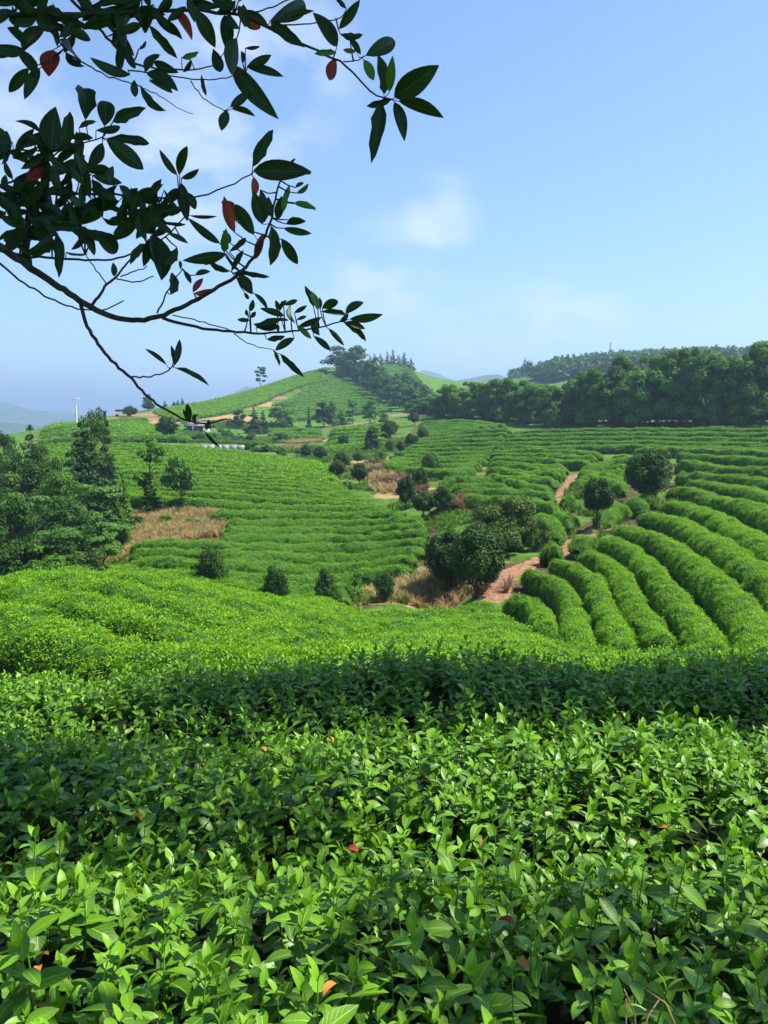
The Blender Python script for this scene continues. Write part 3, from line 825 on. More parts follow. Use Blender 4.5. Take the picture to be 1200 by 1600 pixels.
# ------------------------------------------------------------------ ground sheet
# bare earth, withered and rough patches: centre pixel, plan radii, lower limit of distance
SOIL = [((585,940), 0.8, 22), ((772,915), 0.5, 22), ((640,915), 1.6, 22), ((630,770), 0.9, 40), ((612,752), 1.0, 40), ((700,790), 1.0, 30), ((720,795), 1.1, 30), ((560,663), 3, 100), ((600,664), 3, 100), ((432,622), 3.5, 150), ((452,609), 3.5, 150), ((385,638), 3, 150),
        ((630,648), 3.5, 100), ((455,700), 2.6, 80), ((525,665), 2.5, 100), ((235,648), 6, 120), ((250,655), 4, 120), ((195,652), 4, 120), ((475,680), 3, 90), ((690,748), 1.6, 40)]
DRYP = [((690,905), 2.6, 22), ((620,925), 2.2, 22), ((270,800), 3.4, 25), ((220,815), 2.4, 25), ((320,805), 2.2, 25), ((300,832), 1.8, 25), ((335,826), 1.4, 25), ((250,842), 1.8, 25), ((195,860), 1.6, 24), ((185,885), 1.2, 24), ((470,690), 6, 80), ((640,770), 2.6, 40), ((600,745), 3.0, 40), ((570,720), 3.5, 50), ((720,790), 1.6, 30), ((410,632), 5, 150), ((350,655), 9, 120), ((230,660), 9, 110), ((710,770), 2.0, 30)]
def zones(x, y):
    soil = np.zeros(len(x)); dry = np.zeros(len(x)); tea = np.zeros(len(x))
    for line, w in PATHS: soil = np.maximum(soil, np.clip(1.4 - poly_dist(x, y, line) / (w * 1.4), 0, 1))
    for (p, rad, ym) in SOIL:
        c = cast(*p, 0, ym); soil = np.maximum(soil, np.clip(1.5 - np.hypot(x - c[0], y - c[1]) / rad, 0, 1))
    for (p, rad, ym) in DRYP:
        c = cast(*p, 0, ym); dry = np.maximum(dry, np.clip(1.5 - np.hypot(x - c[0], y - c[1]) / rad, 0, 1))
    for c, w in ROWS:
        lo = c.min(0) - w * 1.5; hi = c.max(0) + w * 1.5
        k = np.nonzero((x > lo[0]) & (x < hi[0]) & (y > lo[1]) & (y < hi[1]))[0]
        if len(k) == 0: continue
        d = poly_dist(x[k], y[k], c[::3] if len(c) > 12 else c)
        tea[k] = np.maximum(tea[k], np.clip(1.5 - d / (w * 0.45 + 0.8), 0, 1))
    return soil, dry, tea
def build_ground():
    rr = np.concatenate([np.exp(np.arange(math.log(0.4), math.log(240), 0.011)), np.exp(np.arange(math.log(245), math.log(1200), 0.03)), np.exp(np.linspace(math.log(1250), math.log(9000), 22))])
    th = np.concatenate([np.linspace(-180, -38, 40, endpoint=False), np.linspace(-38, 38, 260, endpoint=False), np.linspace(38, 180, 40, endpoint=False)]) * np.pi / 180
    X = rr[:, None] * np.sin(th)[None]; Y = rr[:, None] * np.cos(th)[None]
    x = X.ravel(); y = Y.ravel()
    z = height(x, y)
    z = z + 0.012 * np.sin(x * 3.1 + 2 * np.sin(y * 1.3)) * np.cos(y * 2.7)
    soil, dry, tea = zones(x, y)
    n, m = len(rr), len(th)
    i = np.arange(n - 1)[:, None] * m; j = np.arange(m)[None]
    F = np.stack([i + j, i + (j + 1) % m, i + m + (j + 1) % m, i + m + j], -1)[..., ::-1].reshape(-1, 4)
    V = np.stack([x, y, z], -1)
    V = np.concatenate([V, [[0, 0, height(0.01, 0.01)[0]]]])
    c = len(V) - 1
    fan = np.array([[c, (k + 1) % m, k] for k in range(m)])
    ap = lambda a: np.append(a, 0)
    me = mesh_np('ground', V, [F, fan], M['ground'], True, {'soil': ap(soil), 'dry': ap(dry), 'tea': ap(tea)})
    o = obj('ground', me); o['kind'] = 'structure'
    return o
ground = build_ground()

# ------------------------------------------------------------------ far mountains
def mountain(name, pts, Y, depth, seed, base=-160):
    """a ridge through skyline pixels at distance Y, with real depth behind and before it"""
    r = np.random.default_rng(seed)
    nx, ny = 120, 24
    px = np.linspace(pts[0][0], pts[-1][0], nx)
    sk = np.interp(px, [p[0] for p in pts], [p[1] for p in pts])
    top = np.array([px_dir(a, b).z / px_dir(a, b).y * Y for a, b in zip(px, sk)])
    top += Y * 0.0012 * (np.sin(px * 0.21 + seed) + 0.6 * np.sin(px * 0.53 + 2 * seed) + 0.4 * np.sin(px * 1.13))
    xs = (px - 600) / FPX * Y
    v = np.linspace(-1, 1, ny)
    V = np.zeros((nx, ny, 3))
    for k, vv in enumerate(v):
        f = max(0.0, 1 - abs(vv)) ** 0.8
        spur = 1 + 0.25 * np.sin(xs / (depth * 0.16) + seed + 2.2 * vv) * (1 - f)
        V[:, k, 0] = xs; V[:, k, 1] = Y + vv * depth
        V[:, k, 2] = base + (top - base) * f * np.where(abs(vv) < 0.05, 1, spur)
    i = np.arange(nx - 1)[:, None] * ny; j = np.arange(ny - 1)[None]
    F = np.stack([i + j, i + ny + j, i + ny + j + 1, i + j + 1], -1).reshape(-1, 4)
    o = obj(name, mesh_np(name, V.reshape(-1, 3), F, M['mountain'], True)); o['kind'] = 'structure'
mountain('distant_mountain', [(-700,640),(-300,628),(0,625),(60,638),(130,646),(220,650),(300,640),(370,612),(392,600),(420,606),(470,583),(500,575),(540,590),(600,600),(640,585),(655,573),(690,582),(715,592),(760,600),(900,610),(1500,600),(2000,600)], 2500, 650, 1)
mountain('distant_mountain', [(-900,668),(-200,662),(0,655),(80,664),(160,672),(400,680),(640,620),(690,600),(710,590),(735,582),(770,579),(800,584),(850,595),(1000,600),(1500,590)], 1450, 330, 2)

# ------------------------------------------------------------------ trees
def lobes_leaves(r, lob, n, leaf, flip=True, core=0.35, out_bias=0.85):
    """leaves on and in a set of lobes; lob: rows x,y,z,rx,ry,rz"""
    lob = np.asarray(lob, float)
    vol = (lob[:, 3] * lob[:, 4] * lob[:, 5]) ** (2 / 3.0)
    k = r.choice(len(lob), n, p=vol / vol.sum())
    d = r.normal(size=(n, 3)); d /= np.linalg.norm(d, axis=1)[:, None]
    if flip: d[:, 2] = np.where(d[:, 2] < -0.25, -d[:, 2] * r.uniform(-0.6, 1, n), d[:, 2])
    q_ = np.where(r.random(n) < core, r.uniform(0.3, 0.85, n), r.uniform(0.85, 1.12, n))
    c = lob[k, :3] + d * lob[k, 3:] * q_[:, None]
    nr = d * out_bias + np.array([0, 0, 0.35]) + r.normal(0, 0.34, (n, 3)); nr /= np.linalg.norm(nr, axis=1)[:, None]
    t = np.cross(nr, r.normal(size=(n, 3))); t /= np.linalg.norm(t, axis=1)[:, None] + 1e-9
    b = np.cross(nr, t)
    L = leaf * r.uniform(0.65, 1.3, n)[:, None]
    V = np.stack([c - t * L * 0.5, c + b * L * 0.27 + nr * L * 0.05, c + t * L * 0.5 - nr * L * 0.1, c - b * L * 0.27 + nr * L * 0.05], 1).reshape(-1, 3)
    i = np.arange(n)[:, None] * 4
    F = np.concatenate([i + np.array([[0, 1, 2]]), i + np.array([[0, 2, 3]])])
    lt = r.random(len(lob))
    tint = np.clip(0.42 * lt[k] + 0.45 * r.random(n) + 0.08, 0, 1)
    return V, F, np.repeat(tint, 4)

def tree_meshes(kind, seed, leafn, leaf, mat, crown_base=0.25, spread=0.36):
    """unit tree: height 1, foot at the origin; returns trunk and crown meshes"""
    r = np.random.default_rng(seed); lob = []; mb = MB()
    top = 0.9
    if kind == 'broad':
        for i in range(30):
            z = r.uniform(crown_base + 0.03, 0.93); f = (z - crown_base) / (1 - crown_base)
            env = spread * (math.sin(math.pi * min(1, f * 0.74 + 0.22)) ** 0.6)
            a = r.uniform(0, 6.28); q_ = env * math.sqrt(r.uniform(0.05, 1))
            s = r.uniform(0.085, 0.16) * (1.1 - 0.35 * f)
            lob.append((q_ * math.cos(a), q_ * math.sin(a), z, s * 1.15, s * 1.15, s * 0.85))
        lob.append((r.normal(0, .03), r.normal(0, .03), 0.92, 0.08, 0.08, 0.07))
    elif kind == 'round':
        zc = (1 + crown_base) / 2; hz = (1 - crown_base) / 2
        for i in range(46):
            d = r.normal(size=3); d /= np.linalg.norm(d); s = r.uniform(0.16, 0.26) * spread * 1.25
            q_ = r.uniform(0.55, 0.80); eg = 1.0 - 0.22 * d[2]
            lob.append((d[0] * spread * q_ * eg, d[1] * spread * q_ * eg, zc + d[2] * hz * q_, s, s, s * 0.9))
        for i in range(5): lob.append((r.normal(0, 0.1) * spread, r.normal(0, .1) * spread, zc, spread * 0.6, spread * 0.6, hz * 0.6))
    elif kind == 'conifer':
        nl = 11
        for i in range(nl):
            f = i / (nl - 1); z = crown_base + (0.97 - crown_base) * f; rad = spread * (1 - f) ** 0.85 + 0.02
            kk = max(3, int(7 * (1 - f)) + 2)
            for j in range(kk):
                a = r.uniform(0, 6.28); q_ = rad * r.uniform(0.35, 0.85); s = rad * 0.34 + 0.02
                lob.append((q_ * math.cos(a), q_ * math.sin(a), z - 0.25 * q_, s, s, 0.035 + 0.25 * s))
    elif kind == 'tier':
        for i in range(15):
            z = r.uniform(crown_base, 0.95); f = (z - crown_base) / (1 - crown_base); a = r.uniform(0, 6.28); q_ = spread * r.uniform(0.1, 1.0) * (1.1 - 0.5 * f)
            s = r.uniform(0.16, 0.27) * spread * 2.2 * (1.1 - 0.3 * f)
            lob.append((q_ * math.cos(a), q_ * math.sin(a), z, s, s, s * 0.22))
    elif kind == 'shrub':
        for i in range(26):
            a = r.uniform(0, 6.28); q_ = spread * math.sqrt(r.random()); z = r.uniform(0.12, 0.88) * (1 - 0.45 * (q_ / spread) ** 2); s = r.uniform(0.09, 0.19)
            lob.append((q_ * math.cos(a), q_ * math.sin(a), z, s, s, s))
    elif kind == 'airy':
        for i in range(17):
            z = r.uniform(crown_base, 0.96); f = (z - crown_base) / (1 - crown_base); a = r.uniform(0, 6.28); q_ = spread * (1 - 0.5 * f) * r.uniform(0.2, 1)
            s = r.uniform(0.07, 0.13)
            lob.append((q_ * math.cos(a), q_ * math.sin(a), z, s, s, s * 0.6))
    # trunk and limbs
    thick = {'round': 0.022, 'shrub': 0.018, 'broad': 0.019, 'conifer': 0.017, 'tier': 0.018, 'airy': 0.016}[kind]
    t = np.linspace(0, 1, 8); bend = r.normal(0, 0.03, 2)
    hgt = 0.55 if kind == 'shrub' else 0.86
    tp = np.stack([bend[0] * np.sin(t * 3), bend[1] * np.sin(t * 2.4), -0.04 + t * (hgt + 0.04)], -1)
    mb.tube(tp, thick * (1.25 - 1.0 * t), 7)
    for l in lob[::2]:
        zz = max(0.08, l[2] - 0.55 * math.hypot(l[0], l[1]) - 0.06); k = np.interp(min(zz, hgt * 0.95), tp[:, 2], np.arange(8)); b0 = tp[int(k)] + (tp[min(7, int(k) + 1)] - tp[int(k)]) * (k - int(k))
        e = np.array(l[:3]); mid = (b0 + e) / 2 + np.array([0, 0, -0.02])
        mb.tube(np.array([b0, mid, e]), np.array([0.45, 0.3, 0.12]) * thick, 4)
    V, F, T = lobes_leaves(r, lob, leafn, leaf, kind != 'round', core=0.25)
    crown = mesh_np('crown_' + kind, V, F, M[mat], False, {'tint': T})
    return mb.mesh('trunk_' + kind, M['trunk'], True), crown
_proto = {}
def proto(kind, var, leafn, leaf, mat, cb, sp):
    key = (kind, var, leafn, leaf, mat, cb, sp)
    if key not in _proto: _proto[key] = tree_meshes(kind, 500 + 13 * var + len(kind), leafn, leaf, mat, cb, sp)
    return _proto[key]
def place_tree(name, loc, H, Wd, label, group, kind='broad', var=0, leafn=3000, leaf=0.04, mat='c_broad', cb=0.25, sp=0.36, cat='tree', rz=None):
    tm, cm = proto(kind, var, leafn, leaf, mat, cb, sp)
    o = empty(name, (float(loc[0]), float(loc[1]), float(loc[2]) - 0.02 * H), random.uniform(0, 6.28) if rz is None else rz)
    sx = Wd / (2 * sp + {'round': 0.16 * sp, 'broad': 0.16, 'shrub': 0.2, 'conifer': -0.3 * sp, 'tier': 0.3 * sp, 'airy': 0.15}[kind])
    for nm, me in (('trunk', tm), ('crown', cm)):
        c = obj(nm, me, o); c.scale = (sx, sx, H)
        if nm == 'crown': c['kind'] = 'stuff'
    tag(o, label, cat, group)
    return o
def pix_tree(name, bx, by, top, w, label, group=None, ymin=20, Y=None, **kw):
    """a tree whose foot is seen at pixel (bx,by) and whose crown reaches the pixel row top and is w pixels wide"""
    if Y is None: p = cast(bx, by, 0, ymin)
    else:
        d = px_dir(bx, by); x = d.x / d.y * Y; p = np.array([x, Y, height(x, Y)[0]])
    ztop = px_dir(bx, top).z / px_dir(bx, top).y * p[1]
    return place_tree(name, p, max(0.4, ztop - p[2]), w / FPX * p[1], label, group, **kw)

near = dict(leafn=12000, leaf=0.05)
# trees of the terrace
pix_tree('round_tree', 1012, 792, 692, 88, 'large dense round tree standing alone among the terrace hedges', ymin=20, kind='round', var=1, leafn=16000, leaf=0.042, mat='c_dark', cb=0.17, sp=0.42)
pix_tree('lollipop_tree', 934, 831, 740, 62, 'small clipped lollipop tree on a thin bare stem by the path', ymin=20, kind='round', var=2, leafn=11000, leaf=0.042, mat='c_dark', cb=0.32, sp=0.33)
pix_tree('round_tree', 742, 937, 808, 104, 'broad dark round tree at the bend of the bare earth path', 'pair of round trees in the hollow', ymin=20, kind='round', var=3, leafn=20000, leaf=0.04, mat='c_dark', cb=0.13, sp=0.42)
pix_tree('round_tree', 702, 926, 822, 98, 'dark round tree leaning into its twin above the dry bank', 'pair of round trees in the hollow', ymin=20, kind='round', var=4, leafn=16000, leaf=0.045, mat='c_dark', cb=0.16, sp=0.42)
pix_tree('olive_shrub', 790, 848, 752, 100, 'loose olive green shrub behind the pair of round trees', None, Y=29.5, kind='shrub', var=1, leafn=9000, leaf=0.05, mat='c_olive', sp=0.40, cat='shrub')
pix_tree('olive_shrub', 752, 850, 790, 80, 'yellowish low shrub crowding the twin round trees from behind', None, Y=29.0, kind='shrub', var=2, leafn=7000, leaf=0.055, mat='c_olive', sp=0.42, cat='shrub')
pix_tree('olive_shrub', 838, 842, 792, 50, 'thin olive bush beside the tea hedge blocks', None, Y=30, kind='shrub', var=3, leafn=4000, leaf=0.06, mat='c_olive', sp=0.42, cat='shrub')
# string of small trees up the valley
VT = 'small round trees strung along the valley'
vl = 'small clipped round tree in the string along the valley'
for i, (bx, by, top, w, kd, mt) in enumerate([(528,750,717,33,'round','c_dark'),(562,759,722,32,'round','c_dark'),(533,740,704,31,'round','c_dark'),(635,797,739,36,'round','c_dark'),(661,811,766,44,'round','c_dark'),
        (692,806,757,40,'round','c_dark'),(673,740,703,31,'round','c_broad'),(656,768,728,31,'round','c_dark'),(559,725,705,22,'round','c_dark'),(609,686,656,30,'round','c_dark'),(647,665,643,21,'round','c_dark'),
        (643,701,676,27,'round','c_dark'),(661,691,667,21,'round','c_dark'),(626,708,689,18,'round','c_dark'),(609,710,686,16,'round','c_dark'),(536,703,678,24,'round','c_dark'),(478,719,693,22,'round','c_dark'),(500,722,697,25,'round','c_dark')]):
    pix_tree('round_tree', bx, by, top, w, vl, VT, ymin=30, kind=kd, var=5 + i % 4, leafn=6500, leaf=0.065, mat=mt, cb=0.2, sp=0.43)
pix_tree('leafy_tree', 581, 706, 666, 30, 'taller upright tree among the small round valley trees', None, ymin=40, kind='broad', var=3, leafn=5000, leaf=0.06, mat='c_dark', cb=0.08, sp=0.30)
VS = 'bushes along the valley bottom'
for i, (bx, by, top, w, mt, lab) in enumerate([(712,764,737,48,'c_dark','wide dark bush between the valley trees and the terraces'),(595,720,700,24,'c_broad','green bush in the upper part of the tree string'),(588,729,712,26,'c_light','pale yellowish bush beside the withered brush'),
        (622,722,700,30,'c_broad','bush under the bulging tea terrace'),(545,765,748,20,'c_broad','low bush between two round valley trees')]):
    pix_tree('bush', bx, by, top, w, lab, VS, ymin=35, kind='shrub', var=4 + i % 3, leafn=4000, leaf=0.075, mat=mt, sp=0.42, cat='bush')
# shrubs standing in the lower edge of the middle field
ls = 'rounded shrub half hidden behind the crest of the curved field'
for i, (bx, by, top, w, Y, lab) in enumerate([(330,915,848,58,26,'widest rounded shrub at the lower edge of the middle field'),(430,935,877,50,25.5,ls),(510,950,887,54,24.5,ls),(601,930,888,40,25,'small shrub on the bare earth bank of the hollow')]):
    pix_tree('field_shrub', bx, by, top, w, lab, 'shrubs along the lower edge of the middle field', Y=Y, kind='round', var=7 + i % 3, leafn=6500, leaf=0.055, mat='c_dark', cb=0.04, sp=0.45, cat='shrub')
pix_tree('sapling', 556, 945, 872, 44, 'thin sapling with sparse leaves beside the rounded shrubs', None, Y=26, kind='airy', var=2, leafn=900, leaf=0.05, mat='c_broad', cb=0.25, sp=0.3)
for i, (bx, by, top, w, mt) in enumerate([(258,822,800,26,'c_broad'),(300,826,806,28,'c_light'),(336,820,803,22,'c_olive'),(212,826,800,26,'c_dark'),(282,806,790,24,'c_dark')]):
    pix_tree('clearing_bush', bx, by, top, w, 'low ragged bush growing in the dry grass of the clearing', 'bushes on the clearing', ymin=25, kind='shrub', var=4 + i % 3, leafn=1500, leaf=0.11, mat=mt, sp=0.45, cat='bush')
# trees on the clearing
pix_tree('leafy_tree', 283, 800, 710, 54, 'small tree with pale round leaves and twin bare stems on the clearing', None, ymin=25, kind='broad', var=7, leafn=2200, leaf=0.085, mat='c_light', cb=0.38, sp=0.36)
pix_tree('leafy_tree', 238, 802, 683, 66, 'ragged taller tree beside the pale leaved one on the clearing', None, ymin=25, kind='airy', var=5, leafn=3000, leaf=0.06, mat='c_broad', cb=0.35, sp=0.34)
pix_tree('conical_bush', 236, 806, 737, 28, 'slim conical bush at the foot of the ragged tree', None, ymin=25, kind='conifer', var=2, leafn=4000, leaf=0.06, mat='c_dark', cb=0.05, sp=0.22, cat='bush')
pix_tree('young_tree', 193, 800, 738, 24, 'slender young tree at the edge of the dense wood', None, Y=41, kind='conifer', var=3, leafn=3500, leaf=0.06, mat='c_broad', cb=0.1, sp=0.2)
# the wood on the left
WD = 'trees of the dense wood'
wood = [ # x, base row, top row, width, distance, kind, material, leaf count, leaf size, label
 (136,800,656,66,44,'conifer','c_conif',9000,0.035,'tallest broad conifer of the wood, tapering to one tip'),
 (148,800,634,50,52,'broad','c_dark',5000,0.04,'dark tree whose tip shows above the tallest conifer'),
 (171,790,640,24,50,'conifer','c_conif',3500,0.04,'very slim conifer beside the tallest one'),
 (55,820,662,44,50,'conifer','c_conif',5000,0.035,'pointed conifer rising from the dark back of the wood'),
 (14,830,668,70,50,'broad','c_dark',6500,0.038,'dark tree of the wood back row'),
 (40,830,684,80,47,'broad','c_dark',7000,0.038,'dark tree of the wood back row'),
 (75,830,690,60,46,'broad','c_dark',6000,0.038,'dark tree of the wood back row'),
 (-30,830,670,80,47,'broad','c_dark',6000,0.038,'dark tree of the wood back row'),
 (-10,835,700,80,45,'broad','c_dark',6500,0.038,'dark tree in the middle ranks of the wood'),
 (30,840,715,80,43,'broad','c_conif',6500,0.038,'dark tree in the middle ranks of the wood'),
 (70,840,720,76,42,'broad','c_dark',6500,0.038,'dark tree in the middle ranks of the wood'),
 (112,840,728,60,41,'broad','c_conif',6000,0.038,'dark tree in the middle ranks of the wood'),
 (60,880,790,90,31,'broad','c_dark',7500,0.04,'dark leafy tree behind the undergrowth at the front of the wood'),
 (20,850,735,90,40,'broad','c_olive',7000,0.04,'greyish olive tree in the middle of the wood'),
 (95,850,735,80,39,'broad','c_broad',7000,0.04,'green broad tree in the middle of the wood'),
 (55,875,752,96,35,'tier','c_light',5000,0.045,'pale tree with flat layered branches on the left of the wood'),
 (145,872,750,92,36,'tier','c_light',5500,0.045,'pale tree with flat layered branches next to the clearing'),
 (100,885,775,90,33,'broad','c_dark',7500,0.04,'dark hollow-looking tree between the two layered pale trees'),
 (160,890,792,66,31,'tier','c_light',4500,0.05,'small layered pale bush at the edge of the dry grass'),
 (105,895,820,95,29,'tier','c_light',5000,0.05,'low layered pale bush just behind the crest'),
 (20,900,772,100,29,'broad','c_dark',9500,0.04,'thick dark leafy tree at the outer end of the wood'),
 (-45,900,765,100,30,'broad','c_dark',7000,0.04,'thick dark leafy tree at the outer end of the wood'),
 (68,900,838,80,28,'shrub','c_broad',5000,0.06,'green undergrowth bush at the front of the wood'),
 (135,900,850,70,28,'shrub','c_olive',4500,0.06,'olive undergrowth bush at the front of the wood'),
 (185,870,776,34,37,'conifer','c_broad',4000,0.05,'narrow upright bush closing the wood towards the clearing')]
for i, (bx, by, top, w, Y, kd, mt, ln, lf, lab) in enumerate(wood):
    pix_tree('wood_tree' if kd != 'shrub' else 'undergrowth_bush', bx, by, top, w * 1.22, lab, WD, Y=Y, kind=kd, var=20 + i % 7, leafn=ln, leaf=lf, mat=mt, cb=0.12 if kd != 'tier' else 0.3, sp=0.36 if kd != 'conifer' else 0.24, cat='tree' if kd != 'shrub' else 'bush')
# trees and bushes round the house and on the upper valley
FT = 'trees on the upper valley'
far_list = [(262,688,646,36,'round','c_dark','full round tree beside the grey shed'),(296,676,660,16,'broad','c_dark','small dark tree in front of the white house'),(374,670,640,22,'broad','c_dark','first dark tree of the clump right of the house'),
 (397,678,636,20,'conifer','c_conif','conifer in the clump right of the house'),(411,678,641,15,'conifer','c_conif','slim conifer at the end of the clump right of the house'),(440,670,627,38,'broad','c_broad','spreading tree standing alone below the bare hillside track'),
 (483,675,635,7,'conifer','c_conif','needle-thin dark tree beside the upper valley clump'),(506,668,628,32,'broad','c_dark','bushy dark tree next to the needle-thin tree'),(520,667,624,18,'broad','c_broad','upright tree in the clump at the foot of the bright hill'),
 (533,664,640,20,'broad','c_broad','low tree in the clump at the foot of the bright hill'),(551,662,621,28,'airy','c_broad','open crowned tree at the foot of the bright hill'),(578,662,625,28,'broad','c_broad','last tall tree of the clump at the foot of the bright hill'),(601,661,645,16,'broad','c_dark','small tree ending the clump by the earth cutting'),
 (203,652,633,27,'round','c_dark','clipped flat dark tree beside the white vehicle'),(231,642,628,22,'round','c_dark','clipped round tree on the bare knoll'),(231,640,616,15,'broad','c_dark','tree peeping over the clipped one on the bare knoll')]
for i, (bx, by, top, w, kd, mt, lab) in enumerate(far_list):
    pix_tree('valley_tree', bx, by, top, w * 1.15, lab, FT, ymin=90, kind=kd, var=30 + i % 4, leafn=2600, leaf=0.075 if kd != 'conifer' else 0.06, mat=mt, cb=0.1, sp=0.36 if kd != 'conifer' else 0.22)
for i, (bx, by, top) in enumerate([(258,636,626),(272,634,627),(278,634,625),(285,633,622),(337,627,621)]):
    pix_tree('small_conifer', bx, by, top, 7, 'tiny conifer on the skyline of the left shoulder', 'tiny conifers on the skyline', ymin=150, kind='conifer', var=40 + i % 2, leafn=700, leaf=0.1, mat='c_conif', cb=0.05, sp=0.26)
pix_tree('lone_pine', 408, 608, 572, 26, 'lone pine with open layered crown on the hill skyline', None, ymin=180, kind='airy', var=45, leafn=1200, leaf=0.075, mat='c_conif', cb=0.35, sp=0.36)
SB = 'bushes behind the middle field'
for i, (bx, by, top, w) in enumerate([(290,690,678,22),(312,690,676,26),(335,688,674,24),(355,686,668,22),(372,690,676,24),(392,692,672,18),(408,706,688,38),(388,703,690,26),(428,706,692,26),(440,713,696,20),(440,692,674,32),(275,690,678,16),(345,676,664,14),(360,668,652,16),(215,684,672,20),(240,684,673,24),(195,686,674,20),(80,690,680,30),(105,689,680,30),(465,712,700,16),(330,668,655,16)]):
    pix_tree('bush', bx, by, top, w, 'green bush along the upper edge of the middle field', SB, ymin=85, kind='shrub', var=50 + i % 4, leafn=1300, leaf=0.12, mat=('c_broad', 'c_dark', 'c_light')[i % 3], sp=0.45, cat='bush')
# forest strip running down the hill
HF = 'trees of the forest strip on the hill'
for i, (bx, by, top, w) in enumerate([(526,580,542,33),(541,584,550,28),(556,592,541,34),(566,600,556,28),(575,606,565,28),(585,613,572,28),(595,620,580,26),(605,627,590,26),(614,632,596,26),(624,637,600,26),(634,640,606,26),(645,640,606,26),(606,614,588,22),(618,618,585,22),(630,622,584,22),(640,622,588,22),(652,628,596,24),(660,634,602,24),(548,588,546,26),(584,606,560,24),(596,612,572,22),(668,640,608,24),(650,640,614,24)]):
    pix_tree('hill_tree', bx, by + 2, top - 3, w * 1.35, 'tree in the forest strip running down the distant hill', HF, ymin=180, kind='broad', var=60 + i % 5, leafn=1700, leaf=0.085, mat='c_far', cb=0.05, sp=0.36)
for i, (bx, by, top, w) in enumerate([(578,574,553,10),(585,574,551,10),(595,573,552,13),(605,573,547,9),(614,573,545,13),(623,574,553,12),(632,574,549,14),(642,579,559,13)]):
    pix_tree('hilltop_conifer', bx, by, top, w, '%s conifer along the second hilltop, counted from the forest strip' % ORD[i], 'conifers along the second hilltop', ymin=250, kind='conifer', var=70 + i % 3, leafn=900, leaf=0.085, mat='c_far', cb=0.05, sp=0.28)
# the tree line above the terraces
TL = 'tree line above the terraces'
base_x = [640, 700, 760, 850, 950, 1200, 1330]; base_y = [649, 655, 659, 664, 667, 669, 669]
r_ = np.random.default_rng(5)
tops = [(652,622,34),(668,616,36),(686,606,38),(704,600,38),(722,603,36),(740,597,38),(758,600,38),(776,590,40),(794,588,38),(812,594,40),(832,597,42),(852,599,42),(872,604,40),(892,592,40),(908,580,46),(930,572,50),(952,570,50),(966,552,40),(990,566,54),(1014,553,56),(1040,548,58),(1064,538,62),(1084,536,58),(1108,552,56),(1134,549,58),(1160,554,56),(1186,530,62),(1216,524,66),(1246,535,64),(1276,545,64)]
for row in (0, 1):
    for i, (bx, top, w) in enumerate(tops):
        x = bx + (9 if row else 0) + r_.normal(0, 2); by = np.interp(x, base_x, base_y)
        p = cast(x, by, 0, 80)
        Y = p[1] + (7 if row else 0) + r_.normal(0, 1)
        pix_tree('line_tree', x, by, top + (10 if row else 0) + r_.normal(0, 2), w * 1.25, ('%s bushy tree along the tree line, counted from its end at the hill' % ORD[i]) if row == 0 else ['tree filling the second rank of the far half of the tree line', 'tree filling the second rank of the tall half of the tree line'][x > 885],
                 TL, Y=Y, kind='broad', var=80 + (i * 3 + row) % 7, leafn=7500, leaf=0.052, mat='c_broad', cb=0.08, sp=0.36)
pix_tree('pale_tree', 868, 664, 626, 26, 'pale yellowish small tree in the tree line', None, Y=108, kind='broad', var=81, leafn=3500, leaf=0.07, mat='c_light', cb=0.1, sp=0.36)
# silhouettes on the far wooded hill
for i, (bx, by, top, w, lab) in enumerate([(820,584,559,17,'single conifer standing left of the far wooded hill'),(841,580,563,14,'small tree beside the single conifer on the far hill')]):
    pix_tree('far_conifer', bx, by, top, w, lab, None, ymin=330, kind='conifer', var=71, leafn=900, leaf=0.08, mat='c_far', cb=0.05, sp=0.3)
for i, (bx, by, top, w) in enumerate([(878,566,553,9),(887,566,552,9),(896,564,551,9),(915,562,553,10),(930,561,552,10),(944,560,550,10)]):
    pix_tree('far_tree', bx, by, top, w, 'far tree standing out on the skyline of the wooded hill', 'trees on the far skyline', ymin=450, kind='broad', var=72, leafn=700, leaf=0.12, mat='c_far', cb=0.05, sp=0.36)
# the far wood itself, one mass
def far_wood():
    r = np.random.default_rng(9)
    pr = []
    for i in range(4):
        rr = np.random.default_rng(700 + i)
        lob = [(rr.normal(0, .22), rr.normal(0, .22), rr.uniform(0.25, 0.85), 0.2, 0.2, 0.17) for _ in range(10)]
        V, F, T = lobes_leaves(rr, lob, 260, 0.17)
        pr.append(bpy.data.objects.new('far_crown_%d' % i, mesh_np('far_crown', V, F, M['c_far'], False, {'tint': T})))
    g = scatter_group('far_crowns', pr)
    pts = []
    while len(pts) < 3600:
        px = r.uniform(800, 1330); Y = r.uniform(330, 800); x = (px - 600) / FPX * Y
        if px < 842 and Y < 560 and r.random() < 0.95: continue
        pts.append((x, Y))
    pts = np.array(pts); z = height(pts[:, 0], pts[:, 1])
    s = r.uniform(6, 11, len(pts))
    o = scatter('distant_wood', g, np.concatenate([pts, z[:, None] - 1.5], 1), np.tile([0, 0, 1.0], (len(pts), 1)), np.stack([s * 1.05, s * 1.05, s], -1), r.random(len(pts)))
    tag(o, 'dark forest covering the far hill behind the tree line', 'forest', kind='stuff')
far_wood()

